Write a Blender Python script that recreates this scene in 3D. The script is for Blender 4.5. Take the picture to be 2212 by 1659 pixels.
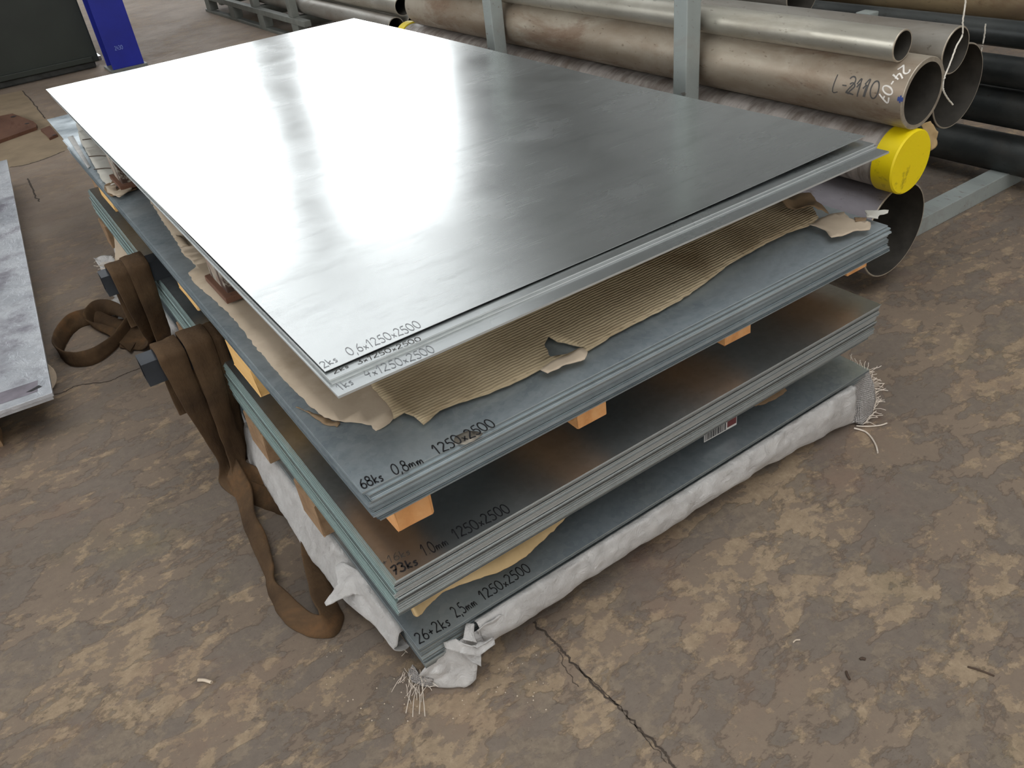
import bpy, bmesh, math, random
from mathutils import Vector, Matrix, Euler, noise
from mathutils.geometry import delaunay_2d_cdt
random.seed(7)
for o in list(bpy.data.objects): bpy.data.objects.remove(o)
scene = bpy.context.scene
COL = scene.collection
# ------------------------------------------------------------------ camera
FPX, FW, FH = 1751.3112, 2212.0, 1659.0
CAM_LOC = Vector((-0.2818, -1.0010, 1.3089))
CAM_ROT = Euler((0.9597, 0.1049, -0.6095), 'XYZ')
cd = bpy.data.cameras.new('camera'); cam = bpy.data.objects.new('camera', cd); COL.objects.link(cam)
cd.sensor_fit = 'HORIZONTAL'; cd.sensor_width = 36.0; cd.lens = FPX / FW * 36.0
cd.clip_start = 0.02; cd.clip_end = 200
cam.location = CAM_LOC; cam.rotation_euler = CAM_ROT
scene.camera = cam
# ------------------------------------------------------------------ world, exposure
wd = bpy.data.worlds.new('overcast'); scene.world = wd; wd.use_nodes = True
wd.node_tree.nodes['Background'].inputs[0].default_value = (0.86, 0.93, 1.0, 1)
wd.node_tree.nodes['Background'].inputs[1].default_value = 1.0
vs = scene.view_settings
vs.view_transform = 'Standard'; vs.look = 'None'; vs.gamma = 1.0; vs.use_curve_mapping = False
vs.exposure = 0.0
WIN_FAR, WIN_LEFT, WIN_BACK, WIN_ROOF, WIN_ROOF2 = 4.6, 7.0, 3.0, 3.4, 1.5    # daylight through the panes

CR = CAM_ROT.to_matrix()
def ray(u, v): return CR @ Vector(((u - FW / 2) / FPX, -(v - FH / 2) / FPX, -1.0))
def atz(u, v, z):
    d = ray(u, v); return CAM_LOC + d * ((z - CAM_LOC.z) / d.z)
def aty(u, v, y):
    d = ray(u, v); return CAM_LOC + d * ((y - CAM_LOC.y) / d.y)
def atx(u, v, x):
    d = ray(u, v); return CAM_LOC + d * ((x - CAM_LOC.x) / d.x)

# ------------------------------------------------------------------ material helpers
class NT:
    def __init__(s, name):
        s.m = bpy.data.materials.new(name); s.m.use_nodes = True
        s.t = s.m.node_tree; s.n = s.t.nodes; s.bsdf = s.n['Principled BSDF']; s.out = s.n['Material Output']
        s.co = s.n.new('ShaderNodeTexCoord')
    def lk(s, a, b): s.t.links.new(a, b)
    def map(s, scale=(1, 1, 1), rot=(0, 0, 0), src='Object', loc=(0, 0, 0)):
        m = s.n.new('ShaderNodeMapping'); m.inputs['Scale'].default_value = scale; m.inputs['Rotation'].default_value = rot
        m.inputs['Location'].default_value = loc
        s.lk(s.co.outputs[src], m.inputs['Vector']); return m.outputs[0]
    def noise(s, vec, scale, detail=4, rough=.55, dist=0):
        n = s.n.new('ShaderNodeTexNoise'); n.inputs['Scale'].default_value = scale; n.inputs['Detail'].default_value = detail
        n.inputs['Roughness'].default_value = rough; n.inputs['Distortion'].default_value = dist
        if vec is not None: s.lk(vec, n.inputs['Vector'])
        return n.outputs['Fac']
    def voro(s, vec, scale, feature='F1', out='Distance'):
        n = s.n.new('ShaderNodeTexVoronoi'); n.feature = feature; n.inputs['Scale'].default_value = scale
        if vec is not None: s.lk(vec, n.inputs['Vector'])
        return n.outputs[out]
    def wave(s, vec, scale, dist=0, dscale=1, detail=2, axis='X', prof='SIN'):
        n = s.n.new('ShaderNodeTexWave'); n.bands_direction = axis; n.wave_profile = prof
        n.inputs['Scale'].default_value = scale; n.inputs['Distortion'].default_value = dist
        n.inputs['Detail Scale'].default_value = dscale; n.inputs['Detail'].default_value = detail
        if vec is not None: s.lk(vec, n.inputs['Vector'])
        return n.outputs['Fac']
    def ramp(s, fac, stops, interp='LINEAR'):
        n = s.n.new('ShaderNodeValToRGB'); n.color_ramp.interpolation = interp
        e = n.color_ramp.elements
        while len(e) < len(stops): e.new(0.5)
        for el, (p, c) in zip(e, stops):
            el.position = p
            el.color = (c, c, c, 1) if not isinstance(c, tuple) else (c[0], c[1], c[2], 1)
        s.lk(fac, n.inputs[0]); return n.outputs[0]
    def mix(s, fac, a, b, mode='MIX'):
        n = s.n.new('ShaderNodeMix'); n.data_type = 'RGBA'; n.blend_type = mode
        for sock, v in ((n.inputs[0], fac), (n.inputs[6], a), (n.inputs[7], b)):
            if isinstance(v, (int, float)): sock.default_value = v
            elif isinstance(v, tuple): sock.default_value = (v[0], v[1], v[2], 1)
            else: s.lk(v, sock)
        return n.outputs[2]
    def math(s, op, a, b=0.0):
        n = s.n.new('ShaderNodeMath'); n.operation = op
        for sock, v in ((n.inputs[0], a), (n.inputs[1], b)):
            if isinstance(v, (int, float)): sock.default_value = v
            else: s.lk(v, sock)
        return n.outputs[0]
    def rnd(s):
        return s.n.new('ShaderNodeObjectInfo').outputs['Random']
    def bump(s, h, strength=.3, dist=.002):
        n = s.n.new('ShaderNodeBump'); n.inputs['Strength'].default_value = strength; n.inputs['Distance'].default_value = dist
        s.lk(h, n.inputs['Height']); s.lk(n.outputs[0], s.bsdf.inputs['Normal'])
    def set(s, color=None, rough=None, metal=None, spec=None):
        for nm, v in (('Base Color', color), ('Roughness', rough), ('Metallic', metal), ('Specular IOR Level', spec)):
            if v is None: continue
            i = s.bsdf.inputs[nm]
            if isinstance(v, (int, float)): i.default_value = v
            elif isinstance(v, tuple): i.default_value = (v[0], v[1], v[2], 1)
            else: s.lk(v, i)
        return s.m
def S(r, g, b):   # sRGB 0..255 to linear
    f = lambda c: (c / 12.92) if c <= .04045 else ((c + .055) / 1.055) ** 2.4
    return (f(r / 255), f(g / 255), f(b / 255))
def plain(name, col, rough=.6, metal=0.0, var=.15, scale=30, bump=0.0):
    k = NT(name); v = k.map(src='Object')
    n = k.noise(v, scale, 5)
    lo = tuple(c * (1 - var) for c in col); hi = tuple(min(1, c * (1 + var)) for c in col)
    c = k.ramp(n, [(.3, lo), (.7, hi)])
    if bump: k.bump(n, bump, .003)
    return k.set(c, rough, metal)

# ------------------------------------------------------------------ mesh helpers
def link(o, parent=None):
    COL.objects.link(o)
    if parent is not None: o.parent = parent
    return o
def mesh(name, verts, faces, mats, parent=None, smooth=False, midx=None, loc=None, auto=None):
    me = bpy.data.meshes.new(name); me.from_pydata([tuple(v) for v in verts], [], faces)
    if not isinstance(mats, (list, tuple)): mats = [mats]
    for m in mats: me.materials.append(m)
    if midx: me.polygons.foreach_set('material_index', midx)
    if smooth: me.polygons.foreach_set('use_smooth', [True] * len(me.polygons))
    me.update()
    o = bpy.data.objects.new(name, me)
    if loc is not None: o.location = loc
    if auto is not None:
        bm = bmesh.new(); bm.from_mesh(me)
        bmesh.ops.recalc_face_normals(bm, faces=bm.faces); bm.to_mesh(me); bm.free()
        me.set_sharp_from_angle(angle=auto)
    return link(o, parent)
def tag(o, label=None, cat=None, group=None, kind=None):
    if label: o['label'] = label
    if cat: o['category'] = cat
    if group: o['group'] = group
    if kind: o['kind'] = kind
    return o
def empty(name, loc=(0, 0, 0), rz=0.0):
    o = bpy.data.objects.new(name, None); o.empty_display_size = .05; o.location = loc; o.rotation_euler = (0, 0, rz)
    COL.objects.link(o); return o
def box_geo(x0, x1, y0, y1, z0, z1, bev=0.0):
    bm = bmesh.new()
    bmesh.ops.create_cube(bm, size=1)
    for v in bm.verts:
        v.co = Vector((x0 if v.co.x < 0 else x1, y0 if v.co.y < 0 else y1, z0 if v.co.z < 0 else z1))
    if bev: bmesh.ops.bevel(bm, geom=bm.edges[:], offset=bev, segments=2, affect='EDGES', profile=.6)
    vs_ = [v.co.copy() for v in bm.verts]; bm.verts.index_update(); fs = [[v.index for v in f.verts] for f in bm.faces]; bm.free()
    return vs_, fs
class MB:
    def __init__(s): s.v = []; s.f = []
    def add(s, vs_, fs):
        o = len(s.v); s.v += [Vector(x) for x in vs_]; s.f += [[i + o for i in f] for f in fs]; return s
    def box(s, *a, bev=0.0): return s.add(*box_geo(*a, bev=bev))
    def build(s, name, mat, parent=None, loc=None, smooth=False, auto=None):
        return mesh(name, s.v, s.f, mat, parent, smooth, loc=loc, auto=auto)
def box(name, b, mat, parent=None, bev=0.0, origin=True):
    x0, x1, y0, y1, z0, z1 = b
    cx, cy = (x0 + x1) / 2, (y0 + y1) / 2
    if parent is not None: cx = cy = 0; oz = 0
    else: oz = z0
    vs_, fs = box_geo(x0 - cx, x1 - cx, y0 - cy, y1 - cy, z0 - oz, z1 - oz, bev)
    return mesh(name, vs_, fs, mat, parent, loc=(cx, cy, oz))
def pipe_geo(r, ri, L, n=64, ny=1):
    vs_, fs = [], []
    rings = [(r - .0015, 0), (r, .002)] + [(r, L * k / ny) for k in range(1, ny)] + [(r, L), (ri, L), (ri, 0)]
    for rr, y in rings:
        for i in range(n):
            a = 2 * math.pi * i / n; vs_.append((rr * math.cos(a), y, rr * math.sin(a)))
    m = len(rings)
    for k in range(m):
        k2 = (k + 1) % m
        for i in range(n):
            j = (i + 1) % n; fs.append([k * n + i, k * n + j, k2 * n + j, k2 * n + i])
    return vs_, fs
def cr_interp(pts, n):
    out = []
    P = [Vector(p) for p in pts]
    for i in range(len(P) - 1):
        p0 = P[max(i - 1, 0)]; p1 = P[i]; p2 = P[i + 1]; p3 = P[min(i + 2, len(P) - 1)]
        for k in range(n):
            t = k / n
            out.append(0.5 * ((2 * p1) + (p2 - p0) * t + (2 * p0 - 5 * p1 + 4 * p2 - p3) * t * t + (3 * p1 - p0 - 3 * p2 + p3) * t ** 3))
    out.append(P[-1]); return out
def tube_geo(pts, r, n=8, cap=True, taper=None):
    vs_, fs = [], []
    up = Vector((0, 0, 1))
    for i, p in enumerate(pts):
        d = (pts[min(i + 1, len(pts) - 1)] - pts[max(i - 1, 0)]).normalized()
        a = d.cross(up)
        if a.length < 1e-3: a = d.cross(Vector((1, 0, 0)))
        a.normalize(); b = a.cross(d)
        rr = r * (taper(i / (len(pts) - 1)) if taper else 1)
        for k in range(n):
            t = 2 * math.pi * k / n; vs_.append(p + (a * math.cos(t) + b * math.sin(t)) * rr)
    for i in range(len(pts) - 1):
        for k in range(n):
            k2 = (k + 1) % n; fs.append([i * n + k, i * n + k2, (i + 1) * n + k2, (i + 1) * n + k])
    if cap: fs.append(list(range(n))); fs.append([(len(pts) - 1) * n + k for k in range(n)][::-1])
    return vs_, fs
def in_poly(p, poly):
    x, y = p; c = False; j = len(poly) - 1
    for i in range(len(poly)):
        xi, yi = poly[i]; xj, yj = poly[j]
        if (yi > y) != (yj > y) and x < (xj - xi) * (y - yi) / (yj - yi) + xi: c = not c
        j = i
    return c
def jagged(poly, step, amp, seed=0):
    out = []
    n = len(poly)
    for i in range(n):
        a = Vector(poly[i][:2]); b = Vector(poly[(i + 1) % n][:2]); L = (b - a).length
        k = max(1, int(L / step)); nrm = Vector((-(b - a).y, (b - a).x)).normalized() if L > 1e-6 else Vector((0, 0))
        for q in range(k):
            p = a + (b - a) * (q / k)
            w = noise.noise(Vector((p.x * 60 + seed, p.y * 60, seed))) + .6 * noise.noise(Vector((p.x * 190, p.y * 190 + seed, seed)))
            out.append(p + nrm * amp * w)
    return out
def poly_sheet(name, poly, res, zf, thick, mats, parent=None, loc=(0, 0, 0), jag=(.02, .003), seed=0, holes=()):
    """A thin sheet cut to an outline: constrained triangulation, a height function, two faces and a rim."""
    bd = jagged([p[:2] for p in poly], jag[0], jag[1], seed)
    pts = list(bd); edges = [(i, (i + 1) % len(bd)) for i in range(len(bd))]
    for h in holes:
        hb = jagged([p[:2] for p in h], jag[0], jag[1], seed + 3); o = len(pts)
        pts += hb; edges += [(o + i, o + (i + 1) % len(hb)) for i in range(len(hb))]
    xs = [p.x for p in bd]; ys = [p.y for p in bd]
    pl = [(p.x, p.y) for p in bd]
    rx, ry = res if isinstance(res, tuple) else (res, res)
    x = min(xs)
    while x < max(xs):
        y = min(ys)
        while y < max(ys):
            if in_poly((x, y), pl): pts.append(Vector((x + random.uniform(-.1, .1) * rx, y + random.uniform(-.1, .1) * ry)))
            y += ry
        x += rx
    co, ed, fa, *_ = delaunay_2d_cdt(pts, edges, [], 0, 1e-5)
    hp = [[(p[0], p[1]) for p in h] for h in holes]
    F = []
    for f in fa:
        c = sum((co[i] for i in f), Vector((0, 0))) / len(f)
        if in_poly(c, pl) and not any(in_poly(c, h) for h in hp):
            a, b, d = co[f[0]], co[f[1]], co[f[2]]
            if (b - a).cross(d - a) < 0: f = f[::-1]
            F.append(list(f))
    n = len(co)
    top = [Vector((c.x, c.y, zf(c.x, c.y) + thick)) for c in co]
    bot = [Vector((c.x, c.y, zf(c.x, c.y))) for c in co]
    cnt = {}
    for f in F:
        for i in range(3):
            e = (f[i], f[(i + 1) % 3]); cnt[e] = cnt.get(e, 0) + 1
    faces = [f for f in F] + [[i + n for i in f[::-1]] for f in F]
    for (a, b) in cnt:
        if (b, a) not in cnt: faces.append([b, a, a + n, b + n])
    L = Vector(loc)
    return mesh(name, [v - L for v in top + bot], faces, mats, parent, smooth=True, loc=loc if parent is None else None)
def ribbon_geo(ctrl, thick, n=8):
    """ctrl: (centre, half-width vector); a soft flat strap with rounded edges swept along the path"""
    C = cr_interp([c for c, w in ctrl], n); Wd = cr_interp([w for c, w in ctrl], n)
    prof = [(-1, 0), (-.93, .5), (-.4, .62), (0, .5), (.4, .62), (.93, .5), (1, 0), (.93, -.5), (.4, -.62), (0, -.5), (-.4, -.62), (-.93, -.5)]
    vs_, fs = [], []; m = len(prof)
    for i, c in enumerate(C):
        d = (C[min(i + 1, len(C) - 1)] - C[max(i - 1, 0)]).normalized(); w = Wd[i]
        nn = d.cross(w)
        if nn.length < 1e-7: nn = Vector((0, 0, 1))
        nn.normalize()
        ww = .06 * noise.noise(c * 25)
        for a, b in prof:
            vs_.append(c + w * a * (1 + ww) + nn * thick * (b + .5 * noise.noise(c * 40 + w * a * 40)))
    for i in range(len(C) - 1):
        for k in range(m):
            k2 = (k + 1) % m; fs.append([i * m + k, i * m + k2, (i + 1) * m + k2, (i + 1) * m + k])
    fs.append(list(range(m))); fs.append([(len(C) - 1) * m + k for k in range(m)][::-1])
    return vs_, fs

# ------------------------------------------------------------------ handwriting: a stroke alphabet
def arc(cx, cy, rx, ry, a0, a1, n=10):
    return [(cx + rx * math.cos(math.radians(a0 + (a1 - a0) * i / n)), cy + ry * math.sin(math.radians(a0 + (a1 - a0) * i / n))) for i in range(n + 1)]
GL = {
 '0': (.62, [arc(.3, .5, .27, .48, 100, 470, 16)]),
 '1': (.45, [[(.05, .68), (.3, 1), (.22, 0)]]),
 '2': (.6, [arc(.28, .74, .22, .24, 160, -30, 8) + [(.2, .28), (.03, .02), (.15, .07), (.55, .0)]]),
 '3': (.55, [arc(.22, .75, .22, .22, 150, -80, 8) + arc(.22, .27, .27, .27, 85, -150, 9)]),
 '4': (.6, [[(.2, .95), (.04, .4), (.5, .42)], [(.42, .7), (.36, 0)]]),
 '5': (.58, [[(.55, .97), (.18, .93), (.12, .55)] + arc(.24, .3, .27, .29, 95, -140, 9)]),
 '6': (.58, [[(.42, .97), (.15, .65)] + arc(.28, .26, .23, .25, 170, 520, 12)]),
 '7': (.55, [[(.05, .9), (.5, .97), (.2, 0)], [(.12, .5), (.45, .52)]]),
 '8': (.58, [arc(.28, .75, .19, .22, -90, 90, 7) + arc(.28, .75, .19, .22, 90, 270, 7) + arc(.28, .26, .25, .27, 90, -270, 14)]),
 'k': (.5, [[(.12, .95), (.06, 0)], [(.45, .52), (.1, .27), (.42, .0)]]),
 's': (.42, [[(.38, .46), (.2, .5), (.1, .38), (.3, .2), (.22, .02), (.02, .04)]]),
 'm': (.72, [[(.04, .4), (.06, 0), (.12, .36), (.26, .38), (.3, .02), (.38, .34), (.54, .36), (.58, .02)]]),
 'x': (.45, [[(.05, .42), (.38, .04)], [(.38, .45), (.04, .02)]]),
 '+': (.55, [[(.05, .4), (.48, .42)], [(.26, .62), (.25, .18)]]),
 '-': (.42, [[(.05, .42), (.34, .43)]]),
 '=': (.5, [[(.05, .5), (.4, .52)], [(.05, .3), (.4, .32)]]),
 ',': (.25, [[(.12, .08), (.04, -.18)]]),
 '.': (.25, [[(.08, .04), (.12, .0)]]),
 'L': (.55, [[(.12, 1), (.06, .02), (.42, .04)]]),
 '*': (.5, [[(.05, .3), (.45, .6)], [(.05, .6), (.45, .3)], [(.25, .15), (.25, .75)], [(.02, .45), (.48, .45)]]),
 ' ': (.4, []),
}
def text_geo(txt, fmap, h, total=None, sw=.06, seed=0):
    rn = random.Random(seed); x = 0; strokes = []
    for ch in txt:
        w, st = GL[ch]
        dy = rn.uniform(-.04, .04); sk = rn.uniform(-.03, .06)
        for s in st:
            strokes.append([(x + p[0] + sk * p[1], p[1] + dy) for p in s])
        x += w + .07
    k = (total / (x * h)) if total else 1.0
    vs_, fs = [], []
    for s in strokes:
        p3 = cr_interp([Vector((a, b, 0)) for a, b in s], 4 if len(s) < 8 else 2)
        o = len(vs_)
        for i, p in enumerate(p3):
            d = (p3[min(i + 1, len(p3) - 1)] - p3[max(i - 1, 0)])
            d = d.normalized() if d.length > 1e-9 else Vector((1, 0, 0))
            nn = Vector((-d.y, d.x, 0)) * sw * .5 * (1 + .25 * noise.noise(p * 5))
            for q in (p + nn, p - nn): vs_.append(fmap(q.x * h * k, q.y * h))
        for i in range(len(p3) - 1):
            fs.append([o + 2 * i, o + 2 * i + 1, o + 2 * i + 3, o + 2 * i + 2])
    return vs_, fs
def write_on(txt, p0, p1, z, h, mat, parent, zf=None, sw=.07, seed=0):
    """Write along the line p0..p1 (pixels of the photograph) on a level sheet of height z."""
    a = atz(*p0, z); b = atz(*p1, z); d = (b - a); L = d.length; d.normalize(); n = Vector((-d.y, d.x, 0))
    def fm(s, t):
        p = a + d * s + n * t
        p.z = (zf(p.x, p.y) if zf else z) + .0005
        return p
    vs_, fs = text_geo(txt, fm, h, L, sw, seed)
    inv = (Matrix.Translation(parent.location) @ parent.rotation_euler.to_matrix().to_4x4()).inverted()
    return mesh('handwriting', [inv @ v for v in vs_], fs, mat, parent)

# ================================================================== MATERIALS
def mat_galv(name, tint=(.66, .70, .71), rough=.25, stain=.5, streak=.3, seed=0.0, dark=(.25, .3, .33), scr=.3, metal=1.0, bmp=.0022, det=7):
    k = NT(name)
    v = k.map(loc=(seed, seed * 2, 0))
    big = k.noise(v, 3.0, det, .62, .6)
    mid = k.noise(k.map((3, 12, 1), (0, 0, -.35), loc=(seed, 0, 0)), 1.6, 6, .68)
    fine = k.voro(v, 90, 'F1', 'Color')
    st = k.ramp(big, [(.42, 0.0), (.68, 1.0)])
    st = k.math('MULTIPLY', st, stain)
    col = k.mix(st, tint, dark)
    stk = k.math('MULTIPLY', k.ramp(mid, [(.5, 0.0), (.75, 1.0)]), streak)
    col = k.mix(stk, col, tuple(c * .55 for c in tint))
    sp = k.n.new('ShaderNodeSeparateColor'); k.lk(fine, sp.inputs[0])
    col = k.mix(k.math('MULTIPLY', sp.outputs[0], .12), col, (.85, .88, .88))
    r = k.math('ADD', k.math('MULTIPLY', k.noise(v, 6, 4), .14), rough - .07)
    r = k.math('ADD', r, k.math('MULTIPLY', st, .22))
    scn = k.noise(k.map((2, 160, 1), (0, 0, .25)), 3, 3)
    r = k.math('ADD', r, k.math('MULTIPLY', k.ramp(scn, [(.6, 0.0), (.75, 1.0)]), .12 * scr))
    k.bump(k.noise(v, 5, 2), .06, bmp)
    return k.set(col, r, metal)
def mat_edge(name, lo, hi, metal=.5, rough=.45):
    k = NT(name); oc = k.n.new('ShaderNodeSeparateColor'); k.lk(k.n.new('ShaderNodeObjectInfo').outputs['Color'], oc.inputs[0]); c = k.ramp(oc.outputs[0], [(0, lo), (1, hi)])
    n = k.noise(k.map((4, 4, 1)), 6, 3)
    c = k.mix(k.math('MULTIPLY', n, .25), c, tuple(x * .4 for x in lo))
    return k.set(c, rough, metal)
M = {}
M['top'] = mat_galv('galvanised_top', (.76, .79, .79), .24, .14, .35, 1.3, (.52, .56, .56), .35, 1.0, .0015, 3)
M['galv'] = mat_galv('galvanised_pale', (.68, .71, .71), .26, .2, .2, 4.1)
M['galv2'] = mat_galv('galvanised_blotched', (.50, .57, .61), .38, 1.0, .5, 7.7, (.17, .215, .245), .3, .78)
M['galv3'] = mat_galv('galvanised_warm', (.48, .51, .51), .36, .35, .2, 9.2, (.33, .34, .33))
M['galv4'] = mat_galv('galvanised_dark', (.42, .48, .51), .30, .75, .4, 13.1, (.19, .23, .26), .3, .75)
M['edge'] = mat_edge('cut_edge', (.10, .11, .11), (.78, .80, .79))
M['edge2'] = mat_edge('cut_edge_oxidised', (.09, .11, .115), (.66, .71, .72), .45, .45)
M['teal'] = mat_edge('teal_edge', (.40, .56, .54), (.58, .75, .72), .0, .6)
M['edge4'] = mat_edge('dark_edge', (.06, .075, .08), (.42, .46, .46), .5, .4)

def mat_floor():
    k = NT('worn_concrete'); v = k.map(src='Object')
    vs2 = k.map((1.0, 1.35, 1), (0, 0, .35))
    base = k.noise(v, .9, 6, .6)
    col = k.ramp(base, [(.3, S(106, 94, 83)), (.5, S(119, 105, 92)), (.7, S(131, 115, 99))])
    fine = k.noise(v, 45, 8, .75)
    col = k.mix(k.math('MULTIPLY', k.ramp(fine, [(.4, 0.0), (.65, 1.0)]), .22), col, S(140, 124, 106))
    big = k.noise(v, 1.7, 4, .55)
    # small flaked spots with torn outlines, clustered
    a = k.noise(vs2, 15, 10, .70, .15)
    a2 = k.math('ADD', a, k.math('MULTIPLY', k.math('SUBTRACT', big, .5), .55))
    patch = k.ramp(a2, [(.52, 0.0), (.57, 1.0)])
    pc = k.ramp(fine, [(.3, S(130, 113, 93)), (.55, S(154, 135, 111)), (.75, S(176, 157, 131))])
    col = k.mix(k.math('MULTIPLY', patch, .8), col, pc)
    # larger sheets of grey topping that still hold on
    g = k.noise(k.map((1.0, 1.7, 1), (0, 0, -.45), loc=(3, 8, 0)), 5.5, 10, .62, .2)
    flake = k.ramp(g, [(.505, 0.0), (.515, 1.0)])
    col = k.mix(k.math('MULTIPLY', flake, .6), col, k.ramp(fine, [(.35, S(98, 91, 85)), (.7, S(114, 106, 98))]))
    rim = k.math('MULTIPLY', k.ramp(g, [(.485, 0.0), (.50, 1.0)]), k.ramp(g, [(.50, 1.0), (.515, 0.0)]))
    col = k.mix(k.math('MULTIPLY', rim, .45), col, S(70, 60, 52))
    # reddish and greenish tinge
    col = k.mix(k.math('MULTIPLY', k.ramp(k.noise(v, 2.7, 5, .65), [(.55, 0.0), (.75, 1.0)]), .28), col, S(132, 98, 82))
    col = k.mix(k.math('MULTIPLY', k.ramp(k.noise(k.map(loc=(5, 3, 0)), 2.0, 5, .65), [(.58, 0.0), (.78, 1.0)]), .35), col, S(102, 98, 72))
    # dark rub marks and pits, dragged one way
    d = k.noise(k.map((1.2, 5, 1), (0, 0, -.5)), 19, 7, .74)
    dm = k.ramp(d, [(.60, 0.0), (.70, 1.0)])
    col = k.mix(k.math('MULTIPLY', dm, .5), col, S(70, 60, 52))
    pit = k.ramp(k.noise(v, 120, 3, .6), [(.66, 0.0), (.74, 1.0)])
    col = k.mix(k.math('MULTIPLY', pit, .55), col, S(62, 54, 47))
    pal = k.ramp(k.noise(k.map(loc=(2, 7, 0)), 95, 4, .6), [(.66, 0.0), (.74, 1.0)])
    col = k.mix(k.math('MULTIPLY', pal, .35), col, S(172, 158, 138))
    # far aisle: slab colour mixed paler with distance
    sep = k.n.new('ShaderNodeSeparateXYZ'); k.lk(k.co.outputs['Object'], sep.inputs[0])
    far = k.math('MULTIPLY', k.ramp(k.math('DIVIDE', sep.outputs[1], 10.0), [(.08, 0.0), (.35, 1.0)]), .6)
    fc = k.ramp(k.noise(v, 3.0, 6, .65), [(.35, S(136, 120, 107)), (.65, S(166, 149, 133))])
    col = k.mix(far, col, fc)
    h = k.math('ADD', k.math('MULTIPLY', patch, -.3), k.math('ADD', k.math('MULTIPLY', flake, .6), k.math('MULTIPLY', fine, .5)))
    h = k.math('ADD', h, k.math('MULTIPLY', dm, -.4))
    k.bump(h, .45, .004)
    return k.set(col, k.math('ADD', k.math('MULTIPLY', patch, .15), .72), 0.0, .22)
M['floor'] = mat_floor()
M['slab'] = plain('tan_slab', S(142, 124, 100), .8, 0, .2, 6, .1)
M['crack'] = plain('crack_dirt', S(66, 56, 47), .9, 0, .3, 60)
M['wall'] = plain('hall_wall', (.34, .345, .34), .8, 0, .15, 1)
M['roof'] = plain('hall_roof', (.28, .29, .29), .8, 0, .1, 1)
M['steel_frame'] = plain('window_frame_paint', (.12, .14, .13), .6)
def mat_pane(name, strength, col=(.97, .99, 1.0)):
    k = NT(name); e = k.n.new('ShaderNodeEmission'); e.inputs[0].default_value = (*col, 1); e.inputs[1].default_value = strength
    k.lk(e.outputs[0], k.out.inputs[0]); return k.m
M['pane_far'] = mat_pane('daylit_pane_far', WIN_FAR); M['pane_left'] = mat_pane('daylit_pane_left', WIN_LEFT)
M['pane_back'] = mat_pane('daylit_pane_back', WIN_BACK, (1.0, .97, .94)); M['pane_roof'] = mat_pane('daylit_pane_roof', WIN_ROOF); M['pane_roof2'] = mat_pane('daylit_pane_roof_far', WIN_ROOF2)

def mat_card(name, c0, c1, dark, corr=True, seed=0.0):
    k = NT(name); v = k.map(loc=(seed, 0, 0))
    n = k.noise(v, 3.5, 6, .62, .3)
    col = k.ramp(n, [(.3, c0), (.7, c1)])
    damp = k.ramp(k.noise(k.map(loc=(3 + seed, 1, 0)), 4.5, 5, .6, .5), [(.52, 0.0), (.72, 1.0)])
    col = k.mix(k.math('MULTIPLY', damp, .7), col, dark)
    if corr:
        w = k.wave(v, 40, 3.5, .8, 4, 'Y')
        col = k.mix(k.math('MULTIPLY', k.ramp(w, [(.0, 1.0), (.45, 0.0)]), k.ramp(k.noise(v, 5, 4), [(.35, 0.0), (.65, .4)])), col, tuple(c * .6 for c in dark))
        k.bump(w, .5, .003)
    else:
        k.bump(k.noise(v, 30, 4), .25, .003)
    return k.set(col, .85, 0.0, .2)
M['card'] = mat_card('corrugated_cardboard', S(162, 146, 118), S(186, 169, 140), S(122, 102, 74))
M['card_s'] = mat_card('smooth_cardboard', S(168, 152, 132), S(188, 172, 152), S(146, 128, 104), False, 2.0)
M['card_g'] = mat_card('sky_pale_cardboard', S(176, 172, 162), S(206, 203, 194), S(150, 140, 125), False, 5.0)  # pale grey includes the reflected sky, painted into the board colour
M['paper'] = mat_card('packing_paper', S(176, 150, 108), S(204, 178, 136), S(130, 100, 66), False, 8.0)
M['paper_d'] = mat_card('brown_paper', S(112, 92, 70), S(140, 118, 92), S(76, 58, 42), False, 3.0)

def mat_wood(name, c0, c1, c2, ax=(1, 1, 1), seed=0.0):
    k = NT(name); v = k.map(ax, loc=(seed, seed, 0))
    g = k.noise(v, 26, 7, .7, .3); w = k.wave(v, 5, 6, 1.5, 3, 'X')
    col = k.ramp(k.mix(.12, g, w), [(.2, c0), (.5, c1), (.8, c2)])
    col = k.mix(k.math('MULTIPLY', k.rnd(), .25), col, c0)
    k.bump(g, .3, .002); return k.set(col, .75, 0, .25)
M['timber'] = mat_wood('orange_pine', S(194, 134, 80), S(218, 160, 104), S(230, 180, 128), (1, .35, 1))
M['timber_y'] = mat_wood('lit_yellow_pine', S(206, 158, 92), S(228, 184, 118), S(240, 204, 146), (1, .2, 1), 3)  # same pine as the front blocks; light on the left faces is in the yellow
M['wood_w'] = mat_wood('weathered_timber', S(112, 88, 66), S(150, 122, 94), S(172, 146, 116), (1, .5, 1), 5)
M['pallet'] = mat_wood('pallet_wood', S(150, 118, 74), S(184, 150, 100), S(204, 174, 124), (1, .3, 1), 6)

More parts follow.
